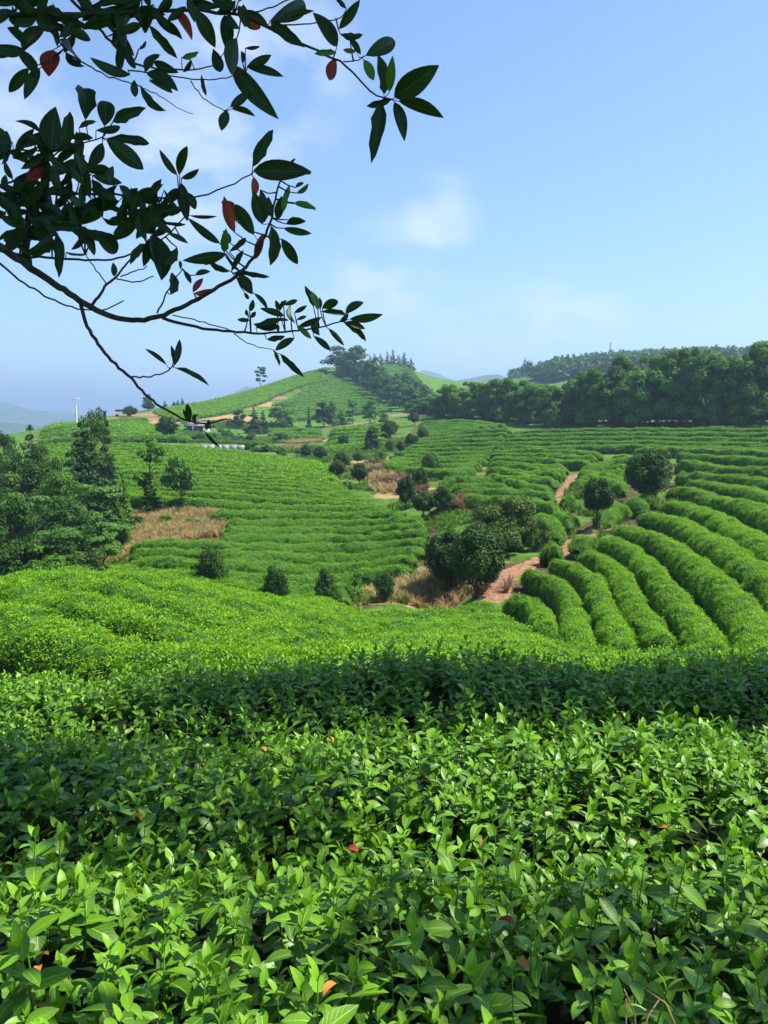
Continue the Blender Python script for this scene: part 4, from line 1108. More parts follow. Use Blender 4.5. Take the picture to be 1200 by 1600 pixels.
# ------------------------------------------------------------------ grasses and withered brush on the bare banks
def patch(name, group, spots, dens, size, label, cat, ymin=20, seed=0):
    r = np.random.default_rng(800 + seed); P_ = []
    for (px, py, rad) in spots:
        c = cast(px, py, 0, ymin); n = int(dens * 3.14 * rad * rad)
        a = r.uniform(0, 6.28, n); q_ = rad * np.sqrt(r.random(n))
        P_.append(np.stack([c[0] + q_ * np.cos(a), c[1] + q_ * np.sin(a)], -1))
    p = np.concatenate(P_)
    for c, w in ROWS: 
        lo = c.min(0) - w; hi = c.max(0) + w
        k = (p[:, 0] > lo[0]) & (p[:, 0] < hi[0]) & (p[:, 1] > lo[1]) & (p[:, 1] < hi[1])
        if k.any():
            d = np.full(len(p), 9.0); d[k] = poly_dist(p[k, 0], p[k, 1], c); p = p[d > w * 0.5]
    for line, w in PATHS:
        p = p[poly_dist(p[:, 0], p[:, 1], line) > w * 0.8]
    z = height(p[:, 0], p[:, 1]) - 0.03
    n = len(p)
    o = scatter(name, group, np.concatenate([p, z[:, None]], 1), np.array([0, 0, 1.0]) + r.normal(0, 0.15, (n, 3)), size * r.uniform(0.6, 1.3, n), r.random(n))
    return tag(o, label, cat, kind='stuff')
patch('dry_grass', DRY, [(690,908,2.2),(640,920,1.6),(610,932,1.2),(270,802,2.6),(225,815,2.0),(320,806,1.6),(205,845,1.6),(195,870,1.2),(250,820,1.4),(300,832,1.8),(332,826,1.4),(255,843,1.8),(280,822,1.5)], 30, 1.0, 'straw-coloured dry grass on the bank and the clearing', 'dry grass', 22, 1)
patch('dry_grass', DRY, [(470,692,3.5),(455,702,2.5),(425,705,2),(620,765,2.0),(600,748,2.2),(575,735,2.5)], 9, 1.5, 'straw-coloured dry grass in the upper valley', 'dry grass', 40, 2)
patch('rough_grass', GRS, [(560,935,2.6),(600,915,1.6),(190,880,2.4),(170,860,2.0),(210,815,2.2),(300,812,1.6),(690,815,2.2),(640,790,1.5),(670,780,1.8),(640,750,2.5),(600,760,2.2),(570,745,2.5),(800,850,2.2),(270,810,2.6),(320,815,2.0),(235,825,1.8),(300,832,1.6),(690,905,1.2)], 22, 1.0, 'rough green grass round the valley trees and bushes', 'grass', 22, 3)
patch('rough_grass', GRS, [(520,718,5),(580,702,6),(620,694,5),(480,704,5),(350,690,7),(300,682,8),(230,676,9),(150,690,8),(560,735,4),(640,740,3),(440,690,7),(400,668,9),(350,665,9),(930,835,1.5),(955,800,2),(1020,795,2),(880,780,2),(860,850,1.2),(905,800,2)], 5, 1.9, 'rough green grass on the upper valley floor and between the hedges', 'grass', 22, 6)
patch('withered_brush', BRU, [(630,757,1.4),(612,757,1.2),(648,770,1.0),(722,793,1.2),(708,796,0.9),(600,738,1.4),(590,728,1.4)], 26, 1.2, 'heap of withered brown brush between the valley trees', 'brush', 30, 4)
patch('withered_brush', BRU, [(772,922,0.7),(762,910,0.5)], 30, 0.7, 'withered brown plants at the foot of the twin round trees', 'brush', 20, 5)

# ------------------------------------------------------------------ small buildings and poles
M['white'] = plain_mat('whitewash', (0.62, 0.62, 0.60), (0.78, 0.77, 0.74), 3.0, 0.9, 0.1)
M['roof'] = plain_mat('grey_roof_tiles', (0.18, 0.18, 0.19), (0.30, 0.29, 0.29), 4.0, 0.85, 0.4)
M['concrete'] = plain_mat('concrete', (0.30, 0.28, 0.25), (0.46, 0.43, 0.39), 1.5, 0.9, 0.2)
M['glass'] = plain_mat('dark_glass', (0.02, 0.03, 0.04), (0.04, 0.05, 0.06), 3.0, 0.15, 0.0, 0.5)
M['shed'] = plain_mat('blue_grey_sheet', (0.25, 0.30, 0.34), (0.36, 0.41, 0.44), 4.0, 0.6, 0.2)
M['wood'] = plain_mat('brown_door', (0.12, 0.06, 0.03), (0.2, 0.1, 0.05), 8.0, 0.7, 0.2)
M['steel'] = plain_mat('galvanised_steel', (0.35, 0.36, 0.38), (0.5, 0.51, 0.53), 5.0, 0.5, 0.0, 0.5, 0.6)
M['tyre'] = plain_mat('tyre', (0.02, 0.02, 0.02), (0.03, 0.03, 0.03), 5.0, 0.8, 0.0)
def part(name, mat, parent, build):
    mb = MB(); build(mb); return obj(name, mb.mesh(name, M[mat]), parent)
def gable(mb, w, d, z0, z1, ov=0.4):
    w = w / 2 + ov; d = d / 2 + ov; t = 0.14
    v = [(-w, -d, z0), (w, -d, z0), (w, d, z0), (-w, d, z0), (-w, 0, z1), (w, 0, z1)]
    v += [(a, b, c - t) for a, b, c in v]
    mb.add(v, [[0, 1, 5, 4], [2, 3, 4, 5], [6, 10, 11, 7], [8, 11, 10, 9], [0, 6, 7, 1], [2, 8, 9, 3], [0, 4, 10, 6], [3, 9, 10, 4], [1, 7, 11, 5], [2, 5, 11, 8]])
p = cast(306, 678, 0, 90)
sc = p[1] / FPX
house = empty('house', (p[0], p[1] + 2, p[2] - 0.1), R(-18))
W_, D_, H_ = 30 * sc, 18 * sc, 13 * sc
def walls(mb):
    mb.box((0, 0, H_ / 2), (W_, D_, H_))
    mb.add([(-W_ / 2, -D_ / 2, H_), (-W_ / 2, D_ / 2, H_), (-W_ / 2, 0, H_ + 5 * sc), (W_ / 2, -D_ / 2, H_), (W_ / 2, D_ / 2, H_), (W_ / 2, 0, H_ + 5 * sc)], [[0, 2, 1, 1], [3, 4, 5, 5]])
part('wall', 'white', house, walls)
part('roof', 'roof', house, lambda mb: gable(mb, W_, D_, H_ + 0.02, H_ + 6 * sc))
part('door', 'wood', house, lambda mb: mb.box((W_ * 0.05, -D_ / 2 - 0.03, 0.95), (0.9, 0.08, 1.9)))
for x in (-0.33, 0.33):
    w = part('window', 'white', house, lambda mb: mb.box((W_ * x, -D_ / 2 - 0.04, H_ * 0.58), (1.15, 0.1, 1.1)))
    part('pane', 'glass', w, lambda mb: mb.box((W_ * x, -D_ / 2 - 0.075, H_ * 0.58), (0.95, 0.06, 0.9)))
tag(house, 'small white house with grey tiled roof half hidden by trees', 'house')
p = cast(269, 688, 0, 80); sc = p[1] / FPX
shed = empty('shed', (p[0], p[1], p[2] - 0.1), R(10))
part('wall', 'shed', shed, lambda mb: mb.box((0, 0, 4.5 * sc), (12 * sc, 8 * sc, 9 * sc)))
part('roof', 'roof', shed, lambda mb: mb.box((0, 0, 9.3 * sc), (13.5 * sc, 9.5 * sc, 0.6 * sc)))
part('door', 'wood', shed, lambda mb: mb.box((-2 * sc, -4 * sc - 0.02, 3.4 * sc), (3 * sc, 0.06, 6.6 * sc)))
tag(shed, 'little blue grey shed under the full round tree', 'shed')
# pale retaining wall at the upper edge of the middle field
a = cast(313, 699, 0, 85); b = cast(382, 703, 0, 85)
d = b - a; L_ = float(np.hypot(d[0], d[1])); c = (a + b) / 2
wall = empty('retaining_wall', (c[0], c[1], min(a[2], b[2]) - 0.2), math.atan2(d[1], d[0]))
for i in range(6):
    x = -L_ / 2 + (i + 0.5) * L_ / 6; hh = 0.85 + 0.03 * math.sin(i * 2.1)
    part('wall_block', 'concrete', wall, lambda mb: mb.box((x, 0, hh / 2), (L_ / 6 - 0.02, 0.4, hh)))
tag(wall, 'low pale concrete wall at the upper edge of the middle field', 'wall')
# white pole with its cross arm
p = cast(120, 667, 0, 100); sc = p[1] / FPX
pole = empty('utility_pole', (p[0], p[1], p[2] - 0.2))
part('shaft', 'white', pole, lambda mb: mb.tube([(0, 0, 0), (0, 0, 23 * sc), (0, 0, 46 * sc)], [0.22, 0.17, 0.12], 10))
part('cross_arm', 'steel', pole, lambda mb: mb.box((0, 0, 44 * sc), (1.6, 0.12, 0.12)))
for x in (-0.7, 0, 0.7): part('insulator', 'white', pole, lambda mb: mb.tube([(x, 0, 44 * sc + 0.05), (x, 0, 44 * sc + 0.32)], [0.07, 0.05], 8))
tag(pole, 'tall white utility pole on the low knoll', 'pole')
# white vehicle on the knoll
p = cast(192, 651, 0, 120); sc = p[1] / FPX
van = empty('parked_van', (p[0], p[1], p[2] - 0.02), R(15))
def body(mb):
    prof = [(-2.1, 0.35), (2.0, 0.35), (2.1, 0.95), (1.45, 1.1), (0.85, 1.75), (-1.95, 1.8), (-2.1, 1.1)]
    v = [(x, y, z) for y in (-0.8, 0.8) for x, z in prof]; k = len(prof)
    mb.add(v, [[i, (i + 1) % k, k + (i + 1) % k, k + i] for i in range(k)])
    mb.add(v, [[0, 6, 5, 4], [0, 4, 3, 3], [0, 3, 2, 1], [7, 11, 12, 13], [7, 10, 11, 11], [7, 8, 9, 10]])
part('body', 'white', van, body)
for x in (-1.3, 1.3):
    for y in (-0.8, 0.8): part('wheel', 'tyre', van, lambda mb: mb.tube([(x, y - 0.11, 0.32), (x, y - 0.1, 0.32), (x, y + 0.1, 0.32), (x, y + 0.11, 0.32)], [0.02, 0.32, 0.32, 0.02], 14))
for y in (-0.81, 0.81): part('window', 'glass', van, lambda mb: mb.box((-0.5, y, 1.42), (2.2, 0.03, 0.42)))
part('windscreen', 'glass', van, lambda mb: mb.add([(1.41, -0.7, 1.18), (1.41, 0.7, 1.18), (0.91, 0.7, 1.72), (0.91, -0.7, 1.72)], [[0, 1, 2, 3]]))
tag(van, 'white vehicle parked on the bare knoll beside the flat clipped tree', 'van')
# lattice tower on the far hill
p = cast(953, 562, 0, 450); H_ = 34 / FPX * p[1]
tw = empty('lattice_pylon', (p[0], p[1], p[2] - 0.5), R(20))
def legs(mb, sx, sy): mb.tube([(sx * H_ * .09, sy * H_ * .09, 0), (sx * H_ * .03, sy * H_ * .03, H_ * .6), (sx * H_ * .012, sy * H_ * .012, H_)], 0.13, 4)
for sx in (-1, 1):
    for sy in (-1, 1): part('leg', 'steel', tw, lambda mb: legs(mb, sx, sy))
def braces(mb):
    zs = np.linspace(0, 1, 9)
    for a, b in zip(zs[:-1], zs[1:]):
        wa, wb = [np.interp(q_, [0, .6, 1], [.09, .03, .012]) * H_ for q_ in (a, b)]
        cs = [(-1, -1), (1, -1), (1, 1), (-1, 1)]
        for k in range(4):
            (x0, y0), (x1, y1) = cs[k], cs[(k + 1) % 4]
            mb.tube([(x0 * wa, y0 * wa, a * H_), (x1 * wb, y1 * wb, b * H_)], 0.08, 3); mb.tube([(x1 * wa, y1 * wa, a * H_), (x0 * wb, y0 * wb, b * H_)], 0.08, 3)
part('bracing', 'steel', tw, braces)
for z in (0.72, 0.84, 0.96): part('cross_arm', 'steel', tw, lambda mb: mb.tube([(-H_ * .12, 0, z * H_), (0, 0, z * H_ + .4), (H_ * .12, 0, z * H_)], 0.12, 4))
tag(tw, 'faint lattice pylon on the skyline of the far wooded hill', 'pylon')
# pale lane behind the tree line
def lane():
    pts = []
    for x in np.linspace(660, 1340, 60):
        by = np.interp(x, base_x, base_y); p = cast(x, by, 0, 80); k = (p[1] + 15) / p[1]
        pts.append((p[0] * k, p[1] * k))
    pts = smooth(np.array(pts), 4)
    t = np.gradient(pts, axis=0); t /= np.linalg.norm(t, axis=1)[:, None]; nx = np.stack([t[:, 1], -t[:, 0]], -1)
    V = []
    for o_, dz in ((-2.2, -0.3), (-2.2, 0.12), (2.2, 0.12), (2.2, -0.3)):
        w = pts + nx * o_; V.append(np.concatenate([w, (height(pts[:, 0], pts[:, 1]) + dz)[:, None]], 1))
    V = np.stack(V, 1); n = len(pts); i = np.arange(n - 1)[:, None] * 4; j = np.arange(3)[None]
    F = np.stack([i + j, i + j + 1, i + 4 + j + 1, i + 4 + j], -1).reshape(-1, 4)
    o = obj('lane', mesh_np('lane', V.reshape(-1, 3), F, M['concrete'], False)); o['kind'] = 'structure'
lane()

# ------------------------------------------------------------------ dead leaves and dry stems caught in the foreground tea
dl = []
for i in range(3):
    v, f, u = blade(1.0, 0.45, 0.5, 0.9 + 0.3 * i, 6); dl.append((v, f, u))
DEAD = [(415,1176,0,0.055,'curled bright orange dead leaf caught on sunlit tea shoots'),(321,1192,1,0.05,'red and yellow dead leaf beside the bright orange one'),(222,1282,0,0.055,'orange dead leaf at the edge of the deep shade'),(328,1335,1,0.045,'small red dead leaf in half shade among the tea'),
        (560,1333,1,0.05,'narrow red dead leaf sunk between tea leaves'),(755,1316,0,0.05,'orange brown dead leaf on an upright tea shoot'),(804,1440,1,0.05,'dark red dead leaf under a pale mottled tea leaf'),(808,1500,0,0.04,'small orange dead leaf low in the nearest hedge'),
        (76,1494,0,0.045,'brown dead leaf at the shaded end of the nearest hedge'),(61,1512,0,0.04,'yellowish dead leaf just below the brown one'),(515,1152,0,0.04,'orange dead leaf at the shadow edge of the second hedge'),(1043,1292,0,0.035,'tiny brown dead leaf among the brightest shoots'),(526,1540,0,0.05,'flat brown dead leaf near the bottom of the nearest hedge')]
r_ = np.random.default_rng(21)
for (px, py, red, L_, lab) in DEAD:
    L_ *= 0.82
    w = cast(px, py, 0.84); v, f, u = dl[int(r_.integers(0, 3))]
    me = mesh_np('dead_leaf', v * L_, f, M['dead_red' if red else 'dead_orange'], True, {'age': np.full(len(v), 0.5), 'uvw': u})
    o = obj('dead_leaf', me); o.location = Vector(w + np.array([0, 0, 0.84])); o.rotation_euler = (r_.uniform(-0.2, 0.9), r_.uniform(-0.6, 0.6), r_.uniform(0, 6.28))
    tag(o, lab, 'leaf', 'dead leaves caught in the tea')
for i, (a, b, c) in enumerate([((985,1600),(1005,1575),(975,1545)),((1000,1610),(1010,1570),(1030,1562)),((1090,1600),(1060,1555),(1005,1543)),((960,1608),(985,1585),(978,1560))]):
    pts = np.array([np.array(px_dir(*q_)) * t_ for q_, t_ in ((a, 1.12), (b, 1.13), (c, 1.17))])
    pts[0] = pts[0] + np.array([0, 0.05, -0.25])
    mb = MB(); mb.tube(resample(smooth(resample(pts, 9), 2), 9), np.linspace(0.0022, 0.0012, 9), 5)
    o = obj('dry_stem', mb.mesh('dry_stem', M['dry_stem'], True)); tag(o, 'bare reddish dry stem poking from the bottom of the nearest hedge', 'stem', 'dry stems at the foot of the nearest hedge')

# ------------------------------------------------------------------ the tree that overhangs the view
def hanging_tree():
    r = np.random.default_rng(33)
    tx, ty = -3.1, 0.35
    gz = float(height(tx, ty)[0])
    T = empty('overhanging_tree', (tx, ty, gz))
    tag(T, 'broadleaf tree whose dark leafy branches hang into the view', 'tree')
    org = np.array([tx, ty, gz])
    def W(px, py, Y): return np.array(P(px, py, Y)) - org
    mb = MB()
    tp = np.array([(0, 0, -0.2), (0.05, 0.02, 0.8), (0.02, 0.1, 1.7), (-0.08, 0.12, 2.8), (0.1, 0.1, 4.2), (0.5, 0.2, 5.6), (1.0, 0.6, 6.8)])
    mb.tube(smooth(resample(tp, 24), 3), np.linspace(0.17, 0.06, 24), 12)
    obj('trunk', mb.mesh('trunk', M['trunk'], True), T)
    # boughs: pixels, distance at both ends, radius in pixels at both ends, where they leave the trunk
    BR = [([(-60,352),(0,385),(53,422),(100,453),(140,480),(180,497),(217,501),(250,495),(290,478),(327,458),(367,433),(380,423),(400,397),(415,367),(423,343),(432,300),(440,272)], 2.15, 2.05, 6.5, 1.2, 2.1),
          ([(255,497),(300,510),(350,517),(410,522),(450,517),(500,512),(540,500)], 2.1, 2.0, 2.6, 1.0, None),
          ([(270,492),(317,503),(360,516)], 2.1, 2.05, 1.0, 0.9, None),
          ([(365,522),(393,540),(427,547)], 2.05, 2.0, 0.9, 0.6, None),
          ([(125,470),(133,503),(150,533),(173,563),(203,590),(227,617),(253,637),(290,657),(317,663),(353,655)], 2.12, 1.95, 3.0, 1.3, None),
          ([(203,590),(240,588),(267,578),(272,567)], 2.0, 1.98, 1.4, 1.0, None),
          ([(-60,370),(0,410),(33,440),(77,467),(120,482),(143,485),(173,482),(192,470)], 2.2, 2.1, 2.0, 1.0, 1.9),
          ([(-50,380),(33,400),(83,403),(133,407),(180,405),(213,395),(247,380),(277,353),(287,340)], 2.25, 2.1, 2.4, 1.0, 2.0),
          ([(143,478),(167,443),(180,435),(197,413),(213,393)], 2.12, 2.15, 2.4, 1.2, None),
          ([(180,435),(213,442),(240,433)], 2.13, 2.1, 1.2, 0.9, None), ([(187,433),(230,417)], 2.13, 2.12, 1.1, 0.8, None), ([(167,443),(143,413),(133,397)], 2.13, 2.2, 1.1, 0.8, None),
          ([(245,490),(262,455),(285,420)], 2.1, 2.08, 1.5, 0.8, None),
          ([(-60,300),(33,303),(167,303),(233,307),(277,311),(317,307),(367,287),(393,273)], 2.3, 2.15, 2.4, 1.0, 2.4),
          ([(-60,60),(0,23),(60,22),(133,23),(220,18),(300,15),(350,20),(380,23),(417,43),(470,68),(510,85),(537,97),(583,150),(613,155)], 2.5, 2.2, 4.0, 1.1, 3.4),
          ([(537,97),(563,93),(568,88)], 2.22, 2.2, 1.0, 0.8, None), ([(410,40),(467,39),(507,33),(533,27)], 2.3, 2.25, 1.2, 0.8, None), ([(385,22),(437,8),(470,-12)], 2.3, 2.2, 1.2, 0.9, None),
          ([(113,0),(133,23),(170,60),(200,95),(233,107),(300,110),(333,103)], 2.45, 2.3, 2.4, 0.9, None), ([(60,-60),(113,0)], 2.6, 2.45, 2.8, 2.4, None),
          ([(60,30),(90,60),(103,83),(133,100),(167,120),(200,128)], 2.45, 2.35, 1.6, 0.9, None), ([(200,128),(253,150),(283,173),(303,178)], 2.35, 2.3, 0.9, 0.5, None),
          ([(200,110),(253,117),(300,123),(343,125),(383,113)], 2.38, 2.3, 1.1, 0.8, None), ([(297,127),(320,157),(350,173)], 2.32, 2.28, 0.9, 0.7, None),
          ([(-20,300),(20,283),(57,263),(100,230),(160,215)], 2.3, 2.2, 1.8, 1.0, None), ([(-60,225),(0,235),(60,235),(90,250)], 2.35, 2.25, 2.0, 1.2, 2.9)]
    S = []   # samples of all boughs: px, py, Y
    for pix, y0, y1, r0, r1, zt in BR:
        n = 4 * len(pix)
        pp = smooth(resample(np.array(pix, float), n), 2); Y = np.linspace(y0, y1, n)
        for k in range(n): S.append((pp[k, 0], pp[k, 1], Y[k]))
        pts = np.array([W(a, b, c) for (a, b), c in zip(pp, Y)]); rad = np.linspace(r0, r1, n) ** 1.0 * Y / FPX
        if zt is not None:
            st = np.array([0.0, 0.08, zt + 0.15]); k = 8
            mid = (st + pts[0]) / 2 + np.array([0, 0, 0.12])
            ext = resample(smooth(resample(np.array([st, mid, pts[0]]), 10), 2), k + 1)[:-1]
            pts = np.concatenate([ext, pts]); rad = np.concatenate([np.linspace(rad[0] * 1.9, rad[0], k + 1)[:-1], rad])
        pts = pts + r.normal(0, 0.0012, pts.shape)
        m = MB(); m.tube(pts, rad, 7 if r0 > 2 else 5)
        obj('branch', m.mesh('branch', M['bark'], True), T)
    S = np.array(S)
    # leaves: base pixel, tip pixel, optional relative width and colour
    LV = []
    def add(ox, oy, sc, rows):
        for a in rows:
            wd = a[4] if len(a) > 4 else 0.36; cl = a[5] if len(a) > 5 else 'g'
            LV.append((ox + a[0] / sc, oy + a[1] / sc, ox + a[2] / sc, oy + a[3] / sc, wd * 0.84, cl))
    add(0, 0, 3, [(135,320,30,440),(185,320,110,450),(245,235,225,345,.6,'r'),(310,250,395,345),(400,560,400,365,.42),(490,590,505,425,.48),(530,570,670,505,.42),(500,650,725,668,.25),(500,655,690,800,.42),(480,670,420,785,.5),(185,620,70,545,.3),
        (240,700,250,520,.42),(280,690,340,530,.5),(330,650,440,640,.35),(60,740,180,700,.3),(370,600,450,560),(450,610,585,600,.25),(630,375,630,465,.5),(660,400,775,548,.3),(610,350,430,305,.28),(560,180,560,340,.38),(580,210,640,350,.3),
        (700,120,830,275,.35),(740,90,865,165,.32),(810,50,935,180,.34,'r'),(920,50,1010,220,.48),(1060,230,1060,60,.45),(1000,230,1040,355,.45),(1090,310,1200,440,.32,'r'),(850,270,935,250,.4,'y'),(895,280,865,350),(945,350,965,455,.3),
        (680,340,740,235,.45),(720,290,830,340,.35),(690,340,820,385,.3),(700,380,820,430,.3),(650,230,690,195,.4),(1080,500,1175,425,.38),(1085,510,1200,525,.28),(1065,520,1035,610,.6),(840,820,870,675,.38),(830,820,745,715,.28),
        (850,835,940,805,.35),(850,860,875,1030,.36),(870,900,925,985,.4),(770,890,840,1000,.25),(1110,1040,1045,920,.5,'r'),(560,870,640,960,.35),(530,780,500,860,.5),(620,990,650,890,.4),(20,720,30,620,.6),(60,840,10,760,.4)])
    add(0, 300, 3, [(270,200,280,385,.32),(240,210,150,300,.42),(120,250,130,390,.4),(310,280,410,305,.4,'y'),(400,230,465,295,.42),(440,180,575,300,.4),(480,120,600,160,.28),(720,200,770,400,.42),(690,240,740,340,.4),(830,260,770,360,.5),(880,240,790,185,.3),
        (870,150,750,145,.16),(890,110,1020,120,.15),(535,395,535,335,.5),(800,480,820,375,.62),(845,360,845,320,.6),(860,370,900,430,.4),(915,390,985,365,.4),(905,470,950,400,.4,'r'),(910,475,1010,470,.35,'r'),(1060,290,865,325,.28),
        (1030,240,890,140,.24),(1080,370,960,320,.3),(1085,370,1140,270,.35),(1050,280,1060,180,.5,'y'),(1075,280,1165,210,.3),(1090,380,1210,385,.25),(1120,390,1185,475,.55),(780,810,680,730,.2),(818,815,805,715,.3),(820,810,850,685,.28),(820,825,985,895,.2)])
    add(0, 560, 3, [(885,300,880,205,.34),(890,295,855,240,.38),(910,290,925,255,.45),(915,300,905,262,.5),(968,338,980,285,.38),(960,345,1030,420,.18),(990,330,960,300,.3)])
    add(300, 300, 3, [(200,190,145,20,.34,'r'),(290,200,195,45,.42),(330,150,290,0,.5),(370,160,385,345,.45),(420,220,500,345,.42),(430,170,560,200,.3),(440,150,535,130,.38),(480,55,585,75,.28,'y'),(430,90,440,0,.4,'y'),(335,195,290,325,.32,'r'),(240,380,365,400,.25),
        (230,390,280,475,.6),(245,470,270,510,.4),(290,475,370,545,.26),(400,555,400,505,.55),(430,580,335,545,.3),(410,560,440,500,.45),(430,530,500,505,.3),(460,530,465,630,.28,'y'),(480,565,540,535,.36),(490,600,540,580,.35),(500,630,610,590,.28),
        (570,540,530,435,.32),(590,555,560,450,.35,'y'),(600,550,600,490,.4),(610,545,695,500,.5),(720,570,800,495,.42),(720,575,615,555,.3),(690,610,740,570,.4),(740,595,895,580,.3),(720,610,815,640,.34),(710,610,830,695,.3),(640,640,715,720,.26),
        (570,675,655,745,.28),(570,600,580,670,.5),(500,625,560,690,.36,'y'),(350,690,440,680,.4),(480,685,385,740,.38),(410,630,290,625,.36),(300,640,420,590,.36),(390,595,455,600,.35,'r'),(385,750,415,810,.34),(415,760,520,865,.28),(270,560,290,505,.5),
        (265,580,245,550,.6),(275,590,300,560,.6),(270,600,210,600,.4),(380,120,340,20,.45),(400,130,420,20,.45),(150,290,60,330,.4),(180,240,150,180,.5)])
    add(350, 0, 3, [(540,135,640,0,.34),(575,40,520,-15,.4),(530,215,430,65,.36),(525,245,425,250,.4,'y'),(545,160,660,175,.36),(590,180,645,255,.4),(620,240,555,235,.36,'y'),(665,260,840,170,.34),(655,280,710,380,.5,'y'),(750,440,735,265,.45),(775,430,790,265,.34,'y'),(800,455,980,325,.45),
        (820,475,1030,540,.3),(800,480,850,650,.32),(740,480,695,735,.32),(780,470,670,500,.4),(525,275,485,385,.42,'r'),(220,105,360,210,.36),(215,100,425,5,.26),(260,90,415,45,.24),(100,225,170,220,.28),(110,310,225,260,.38),(110,315,280,345,.26),(40,310,215,530,.28),
        (135,780,230,600,.38),(140,800,395,800,.34),(310,770,335,740,.45),(375,815,412,812,.36),(335,880,375,850,.4),(340,905,400,865,.38,'y'),(140,830,150,920,.45,'r'),(330,950,435,975,.24,'y'),(170,890,200,1050,.42),(275,950,310,870,.36,'y'),(300,1030,385,1035,.34),
        (90,20,100,130,.5,'r'),(20,60,60,170,.4),(60,180,20,350,.5),(85,90,180,130,.6,'r'),(80,240,100,300,.5)])
    for (cx, cy, n) in [(20,12,5),(60,20,5),(85,33,5),(110,55,5),(35,75,4),(150,12,5),(200,18,5),(235,8,5),(188,42,4),(300,5,4),(373,8,3),(10,232,5),(20,300,5),(68,238,6),(82,258,6),(72,292,5),(110,268,5),(135,278,5),(50,335,5),(100,332,5),(140,320,4),(188,318,4),(228,332,5),(245,322,5),
                        (15,335,4),(45,352,5),(85,345,5),(128,366,4),(33,372,4),(220,352,4),(232,372,4)]:
        a0 = r.uniform(0, 6.28); n += 2
        for k in range(n):
            a = a0 + 6.28 * k / n + r.normal(0, 0.35); L_ = r.uniform(34, 58)
            bx, by = cx + r.normal(0, 7), cy + r.normal(0, 7)
            LV.append((bx, by, bx + L_ * math.cos(a), by + L_ * math.sin(a) * 0.9, r.uniform(0.24, 0.38), 'r' if r.random() < 0.02 else 'g'))
    blades = []
    for i in range(7):
        blades.append(blade(1.0, 1.0, 0.16 + 0.06 * (i % 3), 0.2 + 0.15 * (i % 4), 8, 0.9, 0.35 if i in (2, 5) else 0.0, r))
    cache = {}
    def leaf_me(i, c):
        if (i, c) not in cache:
            v, f, u = blades[i]
            cache[(i, c)] = mesh_np('hanging_leaf', v, f, M[{'g': 'hang_leaf', 'y': 'hang_young', 'r': 'hang_red'}[c]], True, {'age': np.full(len(v), 0.2 + 0.12 * (i % 4)), 'uvw': u})
        return cache[(i, c)]
    tw = MB(); cnt = 0; extra = []
    for (bx, by, ex, ey, wd, cl) in LV:
        d2 = (S[:, 0] - bx) ** 2 + (S[:, 1] - by) ** 2; k = int(np.argmin(d2)); dist = math.sqrt(d2[k])
        Yb = S[k, 2] + float(np.clip(r.normal(0, 0.003 * dist), -0.12, 0.12))
        A = W(S[k, 0], S[k, 1], S[k, 2]); B = W(bx, by, Yb)
        if dist > 1.5:
            mid = (A + B) / 2 + np.array([0, 0, -0.06 * np.linalg.norm(B - A)])
            tw.tube(np.array([A, mid, B]), np.array([1.1, 0.9, 0.7]) * Yb / FPX * (1.2 if dist > 20 else 0.8), 4)
        Lp = math.hypot(ex - bx, ey - by); Lm = Lp * Yb / FPX
        tilt = r.normal(0, 0.32)
        E = W(ex, ey, Yb + Lm * math.tan(np.clip(tilt, -0.7, 0.7)))
        yv = Vector(E - B); L_ = yv.length; yv.normalize()
        # broad side roughly towards the viewer, turned at random about the leaf's length
        view = Vector(B + org).normalized()
        zv = (-view - yv * (-view).dot(yv)).normalized()
        ta = r.normal(0, 0.45)
        xv = yv.cross(zv).normalized()
        if r.random() < 0.5: zv = -zv; xv = -xv
        zv2 = zv * math.cos(ta) + xv * math.sin(ta); xv2 = yv.cross(zv2).normalized()
        wm = L_ * wd * (1.05 / max(0.6, math.cos(ta)))
        me_i = int(r.integers(0, 7))
        mt = Matrix((xv2, yv, zv2)).transposed().to_4x4()
        mt = Matrix.Translation(Vector(B)) @ mt @ Matrix.Diagonal((wm, L_, L_, 1))
        if cnt < 298:
            o = obj('leaf', leaf_me(me_i, cl), T); o.matrix_local = mt; cnt += 1
        else: extra.append((me_i, mt))
    o = obj('twig', tw.mesh('twig', M['bark'], True), T); o['kind'] = 'stuff'
    if extra:
        V = []; F = []; k = 0; A_ = []; U_ = []
        for i, mt in extra:
            v, f, u = blades[i]; m4 = np.array(mt)
            V.append(v @ m4[:3, :3].T + m4[:3, 3]); F.append(f + k); k += len(v); A_.append(np.full(len(v), 0.4)); U_.append(u)
        o = obj('foliage', mesh_np('more_leaves', np.concatenate(V), np.concatenate(F), M['hang_leaf'], True, {'age': np.concatenate(A_), 'uvw': np.concatenate(U_)}), T); o['kind'] = 'stuff'
    return T, org
HT, HORG = hanging_tree()

